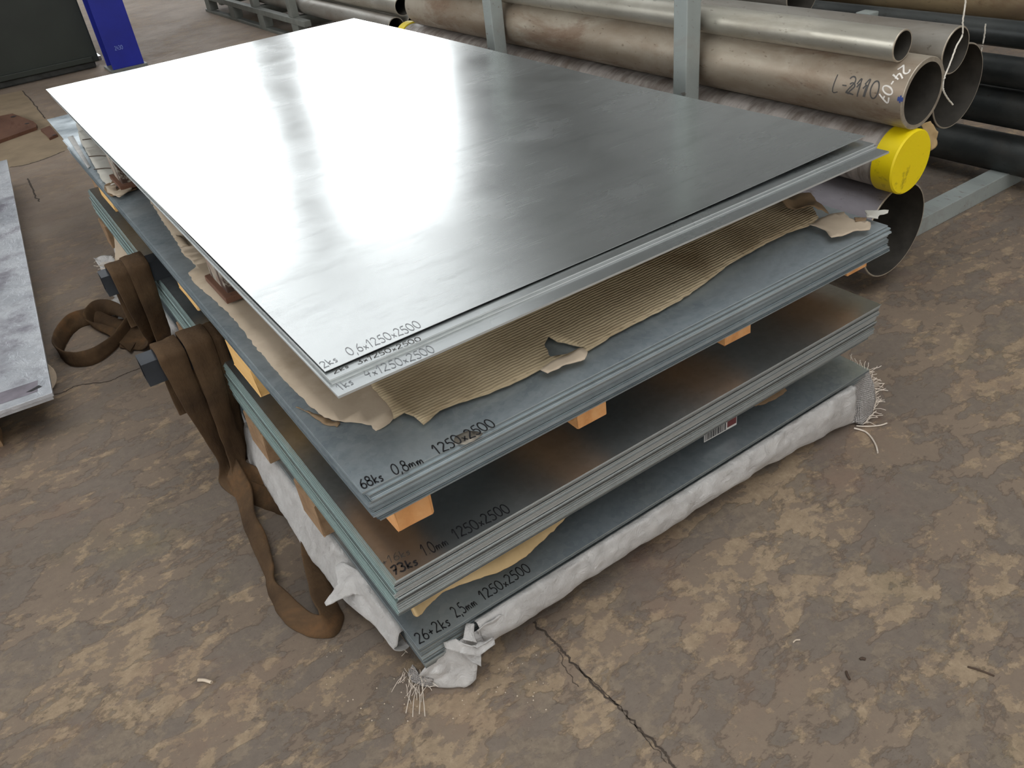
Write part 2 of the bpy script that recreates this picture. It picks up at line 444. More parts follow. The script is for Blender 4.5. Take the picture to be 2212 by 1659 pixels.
def mat_pipe(name, base, lo, rust, metal=.55, rough=.42, rustamt=.5, seed=0.0):
    k = NT(name); v = k.map((1, .45, 1), loc=(seed, seed * 1.7, seed))
    n = k.noise(v, 6, 6, .62, .4); col = k.ramp(n, [(.35, lo), (.65, base)])
    r = k.ramp(k.noise(k.map((1, .3, 1), loc=(seed, 4, 0)), 5, 7, .7, .4), [(.54, 0.0), (.64, 1.0)])
    col = k.mix(k.math('MULTIPLY', r, rustamt), col, rust)
    sp = k.ramp(k.noise(v, 70, 4), [(.64, 0.0), (.7, 1.0)]); col = k.mix(k.math('MULTIPLY', sp, .5), col, tuple(c * .5 for c in rust))
    k.bump(k.noise(v, 40, 4), .12, .002)
    return k.set(col, k.math('ADD', k.math('MULTIPLY', r, .2), rough), metal)
M['pipe_c'] = mat_pipe('scaled_steel', S(176, 166, 150), S(140, 124, 106), S(112, 82, 60), .35, .45, .6, 1)
M['pipe_d'] = mat_pipe('bright_steel', S(196, 192, 180), S(168, 162, 148), S(130, 116, 96), .6, .36, .3, 2)
M['pipe_a'] = mat_pipe('lilac_grey_steel', S(166, 160, 166), S(132, 128, 132), S(104, 88, 80), .4, .45, .5, 3)
M['pipe_e'] = mat_pipe('dull_steel', S(150, 146, 138), S(124, 116, 106), S(100, 82, 66), .45, .45, .5, 4)
M['pipe_f'] = mat_pipe('dark_steel', S(74, 76, 74), S(50, 52, 52), S(60, 50, 42), .4, .5, .4, 5)
M['pipe_dk'] = mat_pipe('shaded_dark_steel', S(88, 90, 88), S(58, 61, 61), S(66, 58, 50), .5, .42, .4, 6)  # shade over the pipes beyond the rack is put into this colour
M['pipe_r'] = mat_pipe('rusty_steel', S(140, 122, 92), S(104, 88, 68), S(96, 70, 44), .2, .6, .6, 7)
M['inner'] = plain('pipe_bore', S(70, 66, 60), .65, .3, .3, 20)
M['rim'] = plain('cut_rim', S(170, 160, 144), .45, .5, .2, 60)
def mat_film():
    k = NT('wrapping_film'); v = k.map((1, 1, 1))
    s = k.noise(k.map((2.5, 9, 2.5), (.0, 0, .1)), 3.5, 7, .68, .3)
    col = k.mix(k.ramp(s, [(.38, 0.0), (.6, 1.0)]), S(132, 122, 114), S(184, 176, 170))
    col = k.mix(k.math('MULTIPLY', k.ramp(k.noise(v, 7, 5), [(.5, 0.0), (.7, 1.0)]), .5), col, S(112, 96, 84))
    k.bump(k.math('ADD', s, k.noise(v, 18, 4)), .5, .006); return k.set(col, .42, 0)
M['film'] = mat_film()
def mat_cap():
    k = NT('yellow_plastic'); v = k.map()
    d = k.ramp(k.noise(v, 16, 5, .65), [(.58, 0.0), (.7, 1.0)])
    return k.set(k.mix(k.math('MULTIPLY', d, .7), S(238, 212, 12), S(120, 92, 20)), .45, 0)
M['cap'] = mat_cap()
M['grey_paint'] = mat_pipe('grey_green_paint', S(150, 156, 152), S(138, 144, 141), S(120, 74, 40), 0, .5, .12, 8)
M['grey_paint_d'] = plain('grey_paint_dull', S(112, 114, 108), .6, 0, .15, 14)
M['blue'] = plain('blue_paint', S(22, 34, 140), .5, 0, .18, 5)
M['machine'] = plain('machine_paint', S(34, 39, 33), .5, 0, .3, 2)
M['rust'] = mat_pipe('rusty_plate', S(112, 78, 60), S(92, 60, 44), S(74, 44, 30), .1, .7, .6, 9)
M['tube'] = plain('dark_square_tube', S(66, 70, 76), .38, .6, .25, 12)
def mat_peel():
    k = NT('peeling_cream_paint'); v = k.map()
    n = k.noise(v, 9, 7, .7, .4)
    col = k.mix(k.ramp(n, [(.48, 0.0), (.52, 1.0)]), S(70, 50, 40), S(166, 160, 146))
    col = k.mix(k.math('MULTIPLY', k.ramp(k.noise(v, 14, 5), [(.55, 0.0), (.7, 1.0)]), .6), col, S(112, 56, 30))
    k.bump(n, .4, .003); return k.set(col, .65, 0)
M['peel'] = mat_peel()
def mat_sling():
    k = NT('brown_webbing'); v = k.map()
    n = k.noise(v, 5, 6, .65, .5); col = k.ramp(n, [(.3, S(54, 42, 32)), (.55, S(82, 64, 46)), (.75, S(116, 84, 55))])
    k.bump(k.math('ADD', k.math('MULTIPLY', k.noise(k.map((1, 1, .3)), 160, 2), .6), k.noise(v, 22, 4)), .5, .004)
    return k.set(col, .9, 0, .15)
M['sling'] = mat_sling()
def mat_wrap(weave=False):
    k = NT('woven_sack' + ('_raw' if weave else '')); v = k.map()
    n = k.noise(v, 9, 7, .68, .5)
    col = k.ramp(n, [(.3, S(166, 162, 158)), (.55, S(190, 187, 184)), (.8, S(206, 204, 201))])
    col = k.mix(k.math('MULTIPLY', k.ramp(k.noise(k.map((1, 3, 2), (.3, .2, .5)), 13, 7, .75), [(.60, 0.0), (.68, 1.0)]), .5), col, S(130, 122, 116))
    h = k.noise(v, 34, 7, .7, 1.0)
    if weave:
        wv = k.math('MULTIPLY', k.wave(k.map(rot=(0, 0, .5)), 75, 1, 1, 1, 'X'), k.wave(k.map(rot=(0, 0, .5)), 75, 1, 1, 1, 'Z'))
        col = k.mix(k.ramp(wv, [(.1, .5), (.4, 0.0)]), col, S(130, 118, 112)); h = wv
    k.bump(h, .8, .010); return k.set(col, .5, 0, .4)
M['wrap'] = mat_wrap(); M['weave'] = mat_wrap(True)
M['fibre'] = plain('sack_fibre', S(206, 194, 180), .7)
M['twine'] = plain('white_twine', S(208, 202, 190), .8)
M['ink'] = plain('black_marker', (.012, .012, .014), .5); M['pencil'] = plain('grey_pencil', (.23, .24, .25), .6)
M['pencil_d'] = plain('dark_pencil', (.06, .055, .05), .6)
M['chalk'] = plain('white_chalk', S(214, 208, 200), .8); M['blue_ink'] = plain('blue_marker', S(40, 60, 120), .6)
M['blue_chalk'] = plain('pale_blue_chalk', S(150, 170, 225), .8)
def mat_lplate():
    k = NT('film_covered_plate'); v = k.map()
    n = k.noise(v, 3.2, 6, .65, .6)
    col = k.ramp(n, [(.3, S(180, 184, 192)), (.55, S(212, 215, 220)), (.8, S(228, 230, 232))])
    col = k.mix(k.ramp(k.noise(k.map(loc=(3, 0, 0)), 5, 7, .68), [(.5, 0.0), (.66, .75)]), col, S(128, 120, 134))
    k.bump(k.noise(v, 26, 5, .7, 1.2), .5, .006)
    return k.set(col, k.ramp(n, [(.3, .28), (.7, .45)]), .55)
M['lplate'] = mat_lplate()
M['debris'] = plain('pale_chip', S(196, 180, 160), .7); M['twig'] = plain('dark_splinter', S(70, 54, 42), .8)
M['black'] = plain('black_print', (.02, .02, .022), .5); M['white_label'] = plain('white_label', S(196, 194, 190), .6)
M['residue'] = plain('glue_residue', S(120, 114, 104), .5, .6, .35, 60); M['red_print'] = plain('dark_red_print', S(96, 44, 44), .6)

# ================================================================== THE HALL
X0, X1, Y0, Y1, ZT = -9.0, 12.0, -9.0, 15.0, 7.5
def struct(name, b, mat, parent=None): return tag(box(name, b, mat, parent), kind='structure')
fl = tag(mesh('floor', [(X0, Y0, 0), (X1, Y0, 0), (X1, Y1, 0), (X0, Y1, 0), (X0, Y0, -.2), (X1, Y0, -.2), (X1, Y1, -.2), (X0, Y1, -.2)],
     [[0, 1, 2, 3], [7, 6, 5, 4], [0, 4, 5, 1], [1, 5, 6, 2], [2, 6, 7, 3], [3, 7, 4, 0]], M['floor']), kind='structure')
def wall_with(name, axis, pos, a0, a1, openings, th=.25):
    """A wall slab across a0..a1 with rectangular openings (s0, s1, z0, z1)."""
    mb = MB()
    cuts = sorted({a0, a1} | {o[0] for o in openings} | {o[1] for o in openings})
    for s0, s1 in zip(cuts, cuts[1:]):
        z = 0.0
        for o in sorted([o for o in openings if o[0] <= s0 and o[1] >= s1], key=lambda o: o[2]):
            if o[2] > z: mb.box(*((s0, s1, pos, pos + th) if axis == 'y' else (pos, pos + th, s0, s1)), z, o[2])
            z = o[3]
        if z < ZT: mb.box(*((s0, s1, pos, pos + th) if axis == 'y' else (pos, pos + th, s0, s1)), z, ZT)
    return tag(mb.build(name, M['wall']), kind='structure')
WN = [0]
def window(axis, pos, s0, s1, z0, z1, pm, nx=4, nz=3, th=.05):
    WN[0] += 1
    fr = MB()
    def bar(a, b, c, d):
        fr.box(*((a, b, pos, pos + th) if axis == 'y' else (pos, pos + th, a, b)), c, d)
    w = .05
    for i in range(nx + 1):
        s = s0 + (s1 - s0) * i / nx; s = min(max(s, s0 + w / 2), s1 - w / 2); bar(s - w / 2, s + w / 2, z0, z1)
    for j in range(nz + 1):
        z = z0 + (z1 - z0) * j / nz; z = min(max(z, z0 + w / 2), z1 - w / 2); bar(s0, s1, z - w / 2, z + w / 2)
    o = tag(fr.build('window_%d' % WN[0], M['steel_frame']), kind='structure')
    for i in range(nx):
        for j in range(nz):
            a, b = s0 + (s1 - s0) * i / nx + w / 2, s0 + (s1 - s0) * (i + 1) / nx - w / 2
            c, d = z0 + (z1 - z0) * j / nz + w / 2, z0 + (z1 - z0) * (j + 1) / nz - w / 2
            p0, p1 = pos + th * .4, pos + th * .6
            box('pane', (a, b, p0, p1, c, d) if axis == 'y' else (p0, p1, a, b, c, d), pm, o)
far_op = [(1.0, 4.5, 1.0, 6.6), (5.5, 8.7, 1.0, 6.6)]
wall_with('wall_far', 'y', Y1, X0, X1, far_op)
for o_ in far_op: window('y', Y1 + .1, *o_, M['pane_far'], 4, 4)
left_op = [(-5.5, -1.5, 2.0, 5.5), (0.0, 4.0, 2.0, 5.5), (5.5, 9.5, 2.0, 5.5)]
wall_with('wall_left', 'x', X0 - .25, Y0, Y1, left_op)
for o_ in left_op: window('x', X0 - .15, *o_, M['pane_left'], 4, 3)
back_op = [(-6.0, -1.5, 1.0, 5.5), (0.0, 4.5, 1.0, 5.5)]
wall_with('wall_back', 'y', Y0 - .25, X0, X1, back_op)
for o_ in back_op: window('y', Y0 - .15, *o_, M['pane_back'], 4, 3)
wall_with('wall_right', 'x', X1, Y0, Y1, [])
# roof slab with two glazed strips
strips = [(-3.0, 3.5, -6.0, 2.0), (0.5, 6.5, 8.5, 14.0)]
mb = MB(); s = strips[0]; s2_ = strips[1]
mb.box(X0, X1, Y0, s[2], ZT, ZT + .2); mb.box(X0, X1, s[3], s2_[2], ZT, ZT + .2); mb.box(X0, X1, s2_[3], Y1, ZT, ZT + .2)
for q in strips:
    mb.box(X0, q[0], q[2], q[3], ZT, ZT + .2); mb.box(q[1], X1, q[2], q[3], ZT, ZT + .2)
tag(mb.build('ceiling', M['roof']), kind='structure')
for s, pm in ((strips[0], M['pane_roof']), (strips[1], M['pane_roof2'])):
    WN[0] += 1
    fr = MB()
    for i in range(9):
        y = s[2] + (s[3] - s[2]) * i / 8; fr.box(s[0], s[1], y - .03, y + .03, ZT + .05, ZT + .12)
    for i in range(4):
        x = s[0] + (s[1] - s[0]) * i / 3; fr.box(x - .03, x + .03, s[2], s[3], ZT + .05, ZT + .12)
    sky = tag(fr.build('window_%d' % WN[0], M['steel_frame']), kind='structure')
    for i in range(8):
        for j in range(3):
            a = s[0] + (s[1] - s[0]) * j / 3 + .03; b = s[0] + (s[1] - s[0]) * (j + 1) / 3 - .03
            c = s[2] + (s[3] - s[2]) * i / 8 + .03; d = s[2] + (s[3] - s[2]) * (i + 1) / 8 - .03
            box('pane', (a, b, c, d, ZT + .075, ZT + .09), pm, sky)
# cracks in the slab (dirt-filled, part of the floor)
def crack(pts, w, seed):
    P = [atz(u, v, 0.0) for u, v in pts]; C = cr_interp(P, 14); vs_, fs = [], []
    for i, p in enumerate(C):
        d = (C[min(i + 1, len(C) - 1)] - C[max(i - 1, 0)]); d.z = 0; d.normalize(); n = Vector((-d.y, d.x, 0))
        off = .008 * noise.noise(Vector((i * .25, seed, 0))) + .003 * noise.noise(Vector((i * .8, seed, 4)))
        ww = w * (.55 + .75 * abs(noise.noise(Vector((i * .6, seed, 9)))))
        if i in (0, len(C) - 1): ww *= .2
        c = p + n * off; vs_ += [c + n * ww + Vector((0, 0, .0006)), c - n * ww + Vector((0, 0, .0006))]
    for i in range(len(C) - 1): fs.append([2 * i, 2 * i + 1, 2 * i + 3, 2 * i + 2])
    return mesh('crack', vs_, fs, M['crack'], fl)
crack([(1150, 1345), (1185, 1375), (1212, 1402), (1245, 1440), (1290, 1487), (1340, 1530), (1372, 1565), (1420, 1610), (1445, 1640), (1475, 1690)], .0034, 1)
crack([(1205, 1400), (1225, 1450), (1250, 1485)], .0012, 2)
crack([(1240, 1436), (1300, 1490), (1345, 1536), (1390, 1590), (1440, 1650)], .0012, 12)
crack([(15, 880), (70, 858), (130, 850), (170, 832), (230, 825), (270, 808), (312, 792)], .0035, 3)
crack([(48, 196), (70, 220), (85, 240), (98, 256)], .006, 4)
crack([(20, 362), (60, 355), (100, 342), (140, 326)], .008, 5)
crack([(60, 385), (75, 420), (85, 436)], .006, 6)

tan = [atz(u, v, .0003) for u, v in ((-60, 375), (20, 362), (60, 355), (100, 342), (140, 326), (160, 300), (98, 256), (48, 196), (0, 205), (-60, 215))]
mesh('tan_slab', tan, [list(range(len(tan)))], M['slab'], fl)
# ================================================================== SHEET STACKS
def sheet_mesh(name, w, l, t, mats, nx=2, ny=2, disp=None):
    vs_, fs, mi = [], [], []
    for lay in (t, 0.0):
        for j in range(ny + 1):
            for i in range(nx + 1):
                x, y = w * i / nx, l * j / ny
                vs_.append((x, y, lay + (disp(x, y) if disp else 0)))
    n = (nx + 1) * (ny + 1); I = lambda i, j: j * (nx + 1) + i
    for j in range(ny):
        for i in range(nx):
            q = [I(i, j), I(i + 1, j), I(i + 1, j + 1), I(i, j + 1)]
            fs.append(q); mi.append(0); fs.append([k + n for k in q[::-1]]); mi.append(0)
    for i in range(nx):
        fs.append([I(i, 0), I(i, 0) + n, I(i + 1, 0) + n, I(i + 1, 0)]); mi.append(1)
        fs.append([I(i, ny), I(i + 1, ny), I(i + 1, ny) + n, I(i, ny) + n]); mi.append(1)
    for j in range(ny):
        fs.append([I(0, j), I(0, j + 1), I(0, j + 1) + n, I(0, j) + n]); mi.append(2)
        fs.append([I(nx, j), I(nx, j) + n, I(nx, j + 1) + n, I(nx, j + 1)]); mi.append(2)
    me = bpy.data.meshes.new(name); me.from_pydata(vs_, [], fs)
    for m in mats: me.materials.append(m)
    me.polygons.foreach_set('material_index', mi)
    me.polygons.foreach_set('use_smooth', [k == 0 for k in mi])
    me.update(); me.set_sharp_from_angle(angle=.6)
    return me
def put_sheet(me, x, y, z, a, label, group=None):
    o = bpy.data.objects.new('metal_sheet', me); o.location = (x, y, z); o.rotation_euler = (0, 0, a); COL.objects.link(o)
    o.color = (.75, 0, 0, 1)
    return tag(o, label, 'metal sheet', group)
def stack(me, n, t, ztop, pitch, x, y, a, toplabel, label, group, jit=.0025, drift=None, seed=0):
    rn = random.Random(seed); dx = dy = 0.0; top = None; br = .6
    for k in range(n):
        if k:
            dx = .8 * dx + rn.uniform(-jit, jit); dy = .8 * dy + rn.uniform(-jit, jit)
        ex = ey = 0.0; ins = 0.0
        br = min(1, max(0, br + rn.uniform(-.28, .28) + (.55 - br) * .2))
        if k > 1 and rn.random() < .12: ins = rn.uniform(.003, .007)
        if drift: ex, ey = drift(k / (n - 1))
        o = put_sheet(me, x + dx + ex + ins * .5, y + dy + ey + ins, ztop - t - k * pitch, a + rn.uniform(-.0006, .0006) * (k > 0), toplabel if k == 0 else label, None if k == 0 else group)
        o.color = (br if not ins else br * .25, 0, 0, 1)  # inset sheets get a darker edge colour, the gap's shade painted in
        if k == 0: top = o; o.color = (.85, 0, 0, 1)
    return top
Z_TOP, Z_4, Z_S2, Z_S3, Z_S4 = .675, .6657, .5166, .3235, .1405
# --- loose sheets on top
def disp_top(x, y):
    c = .0075 * max(0, 1 - (Vector((x - 1.25, y)).length) / .75) ** 1.3
    w = .0022 * math.sin(x * 3.1 + .6) * math.sin(y * 2.3 + 1.1) + .0012 * math.sin(x * 6.1 + y * 3.3)
    return c + w * min(1, (y + .15) * 2)
me06 = sheet_mesh('thin_sheet', 1.25, 2.5, .0006, [M['top'], M['edge'], M['edge']], 40, 64, disp_top)
me3 = sheet_mesh('three_mm_sheet', 1.25, 2.5, .003, [M['galv'], M['edge'], M['edge']])
me4 = sheet_mesh('four_mm_sheet', 1.25, 2.5, .004, [M['galv'], M['edge'], M['edge']])
t06 = put_sheet(me06, 0, 0, Z_TOP - .0006, 0, 'topmost bright thin sheet pencilled 2ks 0,6x1250x2500')
put_sheet(me06, .0006, .0012, Z_TOP - .0014, .0003, 'second thin sheet, directly under the bright topmost one')
def by_corners(me, n_px, r_px, ztop, t, label):
    n, r = atz(*n_px, ztop), atz(*r_px, ztop); d = r - n
    return put_sheet(me, n.x - .007, n.y, ztop - t, math.atan2(d.y, d.x) * .45, label)
t4 = by_corners(me4, (740, 852), (1921, 331), Z_4, .004, 'lowest of the loose top sheets, marked 1ks 4x1250x2500')
by_corners(me3, (726, 824), (1896, 318), Z_4 + .0032, .003, 'lower of the two 3 mm sheets, unmarked, above the 4x1250 sheet')
zt3 = Z_4 + .0064
t3 = by_corners(me3, (721, 817), (1888, 314), zt3, .003, 'loose sheet marked 2ks 3x1250x2500 under the thin topmost sheets')
# --- stack of 0.8 mm sheets
def disp2(x, y):
    return 0.0
me08 = sheet_mesh('point_eight_sheet', 1.25, 2.5, .0008, [M['galv2'], M['edge2'], M['edge2']])
s2 = stack(me08, 68, .0008, Z_S2, .00092, -.0169, -.0957, -.0011,
     'blue-grey blotched sheet marked 68ks 0,8mm under the torn cardboard', 'thin sheet in the stack below the 68ks 0,8mm sheet', 'sheets of the 0,8mm stack',
     .0022, lambda f: (.004 * math.sin(f * 7) - .006 + .014 * f, -.004 * math.sin(f * 9) - .004 * f), 3)
# --- stack of 1.0 mm sheets
def drift3(f): return ((.006 if f > .8 else 0) + (-.004 if .3 < f < .45 else 0) - .014 * f + .003, (.012 if f > .78 else 0) + .004 * f)
me10 = sheet_mesh('one_mm_sheet', 1.25, 2.5, .001, [M['galv3'], M['edge'], M['teal']])
s3 = stack(me10, 89, .001, Z_S3, .00105, -.0151, -.1053, -.0025,
     'warm grey mirror-like sheet marked 73ks 1.0mm, topmost of its stack', 'thin sheet in the stack below the 73ks 1.0mm sheet', 'sheets of the 1.0mm stack', .0018, drift3, 5)
# --- wrapped stack of 2.5 mm sheets
me25 = sheet_mesh('two_five_sheet', 1.25, 2.5, .0025, [M['galv4'], M['edge4'], M['edge4']])
s4 = stack(me25, 28, .0025, Z_S4, .0025, -.0046, -.1037, .001,
     'dark blue-grey sheet marked 26+2ks 2,5mm, topmost of the lowest stack', 'sheet in the wrapped lowest stack below the 26+2ks sheet', 'sheets of the 2,5mm stack',
     .0012, lambda f: ((.006 if f > .15 else 0), (.010 if f > .08 else 0)), 8)
# --- longer sheet jutting out at the far end
mel = sheet_mesh('long_sheet', 1.22, 3.0, .0015, [M['galv2'], M['edge2'], M['edge2']])
put_sheet(mel, .004, .085, .4505, 0, 'pale grey longer sheet jutting out past the far left end')

# handwriting
Zt = lambda x, y: Z_TOP + disp_top(x, y)
write_on('2ks', (700, 796), (734, 779), Z_TOP, .020, M['pencil'], t06, Zt, .075, 1)
write_on('0,6x1250x2500', (756, 770), (914, 706), Z_TOP, .025, M['pencil'], t06, Zt, .07, 2)
write_on('2ks', (722, 808), (757, 792), zt3, .011, M['pencil_d'], t3, None, .09, 3)
write_on('3x1250x2500', (774, 787), (913, 734), zt3, .013, M['pencil_d'], t3, None, .085, 4)
write_on('1ks', (737, 844), (768, 827), Z_4, .020, M['pencil'], t4, None, .08, 5)
write_on('4x1250x2500', (793, 817), (944, 759), Z_4, .023, M['pencil'], t4, None, .08, 6)
Z2 = lambda x, y: Z_S2 + disp2(x + .0169, y + .0957)
write_on('68ks', (784, 1057), (832, 1036), Z_S2, .024, M['ink'], s2, Z2, .14, 7)
write_on('0,8mm', (852, 1027), (920, 1000), Z_S2, .027, M['ink'], s2, Z2, .12, 8)
write_on('1250x2500', (945, 983), (1075, 919), Z_S2, .026, M['ink'], s2, Z2, .12, 9)
write_on('+16ks', (828, 1224), (890, 1196), Z_S3, .018, M['pencil_d'], s3, None, .07, 10)
write_on('73ks', (851, 1244), (907, 1217), Z_S3, .021, M['ink'], s3, None, .15, 11)
write_on('1.0mm', (918, 1202), (973, 1176), Z_S3, .028, M['ink'], s3, None, .12, 12)
write_on('1250x2500', (986, 1166), (1106, 1104), Z_S3, .026, M['ink'], s3, None, .12, 13)
write_on('26+2ks', (906, 1392), (977, 1348), Z_S4, .026, M['ink'], s4, None, .11, 14)
write_on('2,5mm', (988, 1336), (1035, 1306), Z_S4, .028, M['ink'], s4, None, .11, 15)
write_on('1250x2500', (1045, 1298), (1150, 1232), Z_S4, .025, M['ink'], s4, None, .11, 16)

# ================================================================== BEARERS AND BLOCKS BETWEEN THE STACKS
Z2B = Z_S2 - .0008 - 67 * .00092            # underside of the 0.8 mm stack
ZLONG = Z2B - .0016
for o in bpy.data.objects:
    if o.type == 'MESH' and o.data.name == 'long_sheet': o.location.z = ZLONG
def timber(x0, x1, y0, y1, z0, z1, mat, label, cat='timber', group=None, name='timber_block', jit=.002, seed=0):
    rn = random.Random(seed)
    cx, cy = (x0 + x1) / 2, (y0 + y1) / 2
    vs_, fs = box_geo(x0 - cx, x1 - cx, y0 - cy, y1 - cy, 0, z1 - z0, .0025)
    vs_ = [v + Vector((rn.uniform(-jit, jit), rn.uniform(-jit, jit), 0)) for v in vs_]
    return tag(mesh(name, vs_, fs, mat, loc=(cx, cy, z0)), label, cat, group)
ztb = ZLONG
tg = 'pine blocks between the two middle stacks'
zb0 = Z_S3 + .0605                       # the blocks hang under the sheet pack, which rests on the square tubes
for i, (l_, r_, L_, lb_) in enumerate((((858, 1148), (941, 1112), .26, 'orange pine block under the near corner of the 68ks stack'),
        ((1246, 927), (1311, 897), .30, 'second pine block from the near corner under the 68ks stack'),
        ((1567, 750), (1620, 719), .30, 'third pine block from the near corner under the 68ks stack'),
        ((1830, 597), (1873, 576), .30, 'rightmost pine block showing beneath the right corner of the 68ks stack'))):
    A_, B_ = atz(*l_, zb0), atz(*r_, zb0); yf = (A_.y + B_.y) / 2
    timber(A_.x, B_.x, yf, yf + L_, zb0, ztb, M['timber'], lb_, group=tg, seed=i + 1)
for i, (n_, f_, lb_) in enumerate((((566, 858), (503, 790), 'lit-yellow pine block at the left edge beside the nearer square tube'),
        ((427, 674), (390, 620), 'lit-yellow pine block at the left edge between the two square tubes'),
        ((252, 458), (218, 420), 'lit-yellow pine block at the far left end beyond both slings'))):
    A_, B_ = atz(*n_, zb0), atz(*f_, zb0); xl = (A_.x + B_.x) / 2
    timber(xl, xl + .085, A_.y, B_.y, zb0, ztb, M['timber_y'], lb_, group=tg, seed=i + 5)
Z3B = Z_S3 - .001 - 88 * .00105
for i, (y0, y1, lb) in enumerate(((.262, .372, 'weathered bearer end nearest the corner under the 73ks stack'),
        (.570, .690, 'weathered bearer end behind the nearer brown sling'), (1.15, 1.26, 'weathered bearer between the two slings under the 73ks stack'),
        (1.75, 1.86, 'weathered bearer behind the farther brown sling'), (2.22, 2.33, 'weathered bearer at the far end under the 73ks stack'))):
    timber(-.022, 1.18, y0, y1, Z_S4, Z3B, M['wood_w'], lb, group='weathered bearers above the lowest stack', name='timber_bearer', seed=20 + i)
Z4B = Z_S4 - 28 * .0025
for i, y in enumerate((.10, .75, 1.45, 2.15)):
    timber(.06, 1.19, y, y + .1, 0, Z4B, M['wood_w'], ('nearest', 'second', 'third', 'farthest')[i] + ' low timber bearer on the floor under the wrapped lowest stack', group='bearers on the floor', name='timber_bearer', seed=30 + i)
# block under the far jutting sheet
timber(.03, .13, 2.44, 2.54, 0, ZLONG, M['wood_w'], 'dark upright timber propping the jutting sheet at the far left', name='timber_prop', cat='timber', seed=40)
# rusty painted steel bars that carry the loose top sheets
zc = Z_S2 + .0085
for i, (x0, y0, lb) in enumerate(((.028, .655, 'rusty steel bar with peeling cream paint under the loose top sheets'), (.022, 1.61, 'second rusty bar under the loose top sheets, near their far left end'))):
    r = empty('steel_bar', (x0, y0, zc)); tag(r, lb, 'steel bar', 'bars under the loose top sheets')
    h = Z_4 - .004 - zc; w = .12
    vs_, fs = box_geo(0, 1.15, 0, w, 0, h, .004)
    mesh('beam', vs_, fs, M['peel'], r)
    vs_, fs = box_geo(-.012, 1.0, -.02, w + .01, 0, .014, .002)
    mesh('foot_flange', vs_, fs, M['rust'], r)
# dark square tubes that carry the slings
def square_tube(name, x0, x1, y0, y1, z0, z1, label, wall=.004):
    L = x1 - x0; vs_, fs = [], []
    prof_o = [(y0, z0), (y1, z0), (y1, z1), (y0, z1)]; prof_i = [(y0 + wall, z0 + wall), (y1 - wall, z0 + wall), (y1 - wall, z1 - wall), (y0 + wall, z1 - wall)]
    c = ((y0 + y1) / 2, z0)
    for x in (0, L):
        for p in prof_o + prof_i: vs_.append((x, p[0] - c[0], p[1] - c[1]))
    for i in range(4):
        j = (i + 1) % 4
        fs += [[i, j, 8 + j, 8 + i], [4 + j, 4 + i, 12 + i, 12 + j], [j, i, 4 + i, 4 + j], [8 + i, 8 + j, 12 + j, 12 + i]]
    return tag(mesh(name, vs_, fs, M['tube'], loc=(x0, c[0], z0), auto=.5), label, 'steel tube', 'square tubes holding the slings')
zt0, zt1 = Z_S3 + .0005, Z_S3 + .060
square_tube('square_tube', -.180, 1.26, .790, .848, zt0, zt1, 'dark square tube poking out left with the nearer sling over it')
square_tube('square_tube', -.150, 1.26, 1.360, 1.418, zt0, zt1, 'dark square tube poking out left with the farther sling over it')

# ================================================================== CARDBOARD
zcb = Z_S2 + .0012
def px(pts, z): return [tuple(atz(u, v, z)[:2]) for u, v in pts]
def nz(x, y, f, s): return noise.noise(Vector((x * f, y * f, s)))
def c2z(x, y): return zcb + .0005 + .0025 * (1 + nz(x, y, 9, 2)) * .5
c2 = px([(325, 435), (345, 468), (372, 508), (398, 550), (425, 578), (407, 592), (418, 612), (437, 628), (470, 655), (505, 690), (545, 742), (590, 795), (630, 840), (665, 873), (700, 905), (735, 912), (780, 917), (803, 921), (812, 932), (835, 924), (850, 908), (890, 870), (960, 830)], zcb) + [(.50, .60), (.50, 1.6), (.12, 1.72)]
tag(poly_sheet('cardboard_sheet', c2, .035, c2z, .0012, M['card_s'], loc=(.2, .6, zcb), jag=(.008, .0035), seed=2), 'smooth tan cardboard with a dirty torn left edge, along the left side', 'cardboard')
def c1z(x, y):
    e = max(0.0, min(1.0, (x - .45) / .4)) * max(0.0, 1 - max(0, y + .02) / .5)
    return zcb + .0042 + .0025 * (1 + nz(x, y, 5, 5)) + .007 * e * (.6 + .5 * math.sin(x * 7))
hole = px([(1176, 742), (1184, 727), (1205, 737), (1232, 744), (1262, 749), (1225, 765), (1188, 772), (1182, 757)], zcb + .008)
c1 = px([(850, 903), (872, 890), (893, 898), (915, 916), (950, 885), (990, 868), (1040, 853), (1100, 830), (1150, 806), (1172, 792), (1235, 772), (1272, 754), (1330, 718), (1400, 683), (1470, 646), (1540, 598), (1575, 572), (1640, 538), (1700, 507), (1745, 492), (1768, 474), (1752, 446), (1690, 428)], zcb + .010) + [(1.02, .42), (.95, .62), (.3, .62)] + px([(800, 830), (845, 880)], zcb + .01)
cb = tag(poly_sheet('cardboard_sheet', c1, (.03, .012), c1z, .0025, M['card'], loc=(.6, .1, zcb), jag=(.012, .0028), seed=5, holes=[hole]), 'brown corrugated cardboard with a ragged hole, under the loose top sheets', 'cardboard')
def part_sheet(name, pts, z, lift, mat, parent, res=.012, seed=0, jag=(.007, .003), thick=.0016, wav=.004, freq=30):
    L = parent.location
    p2 = px(pts, z)
    o = poly_sheet(name, p2, res, lambda x, y: z + lift(x, y) + wav * nz(x, y, freq, seed), thick, mat, None, loc=(0, 0, 0), jag=jag, seed=seed)
    me = o.data; me.transform(Matrix.Translation(-Vector(L))); o.parent = parent; return o
part_sheet('torn_strip', [(1166, 800), (1186, 786), (1225, 768), (1255, 753), (1270, 764), (1262, 776), (1215, 793), (1182, 808)], zcb + .014, lambda x, y: .0, M['card_s'], cb, seed=6)
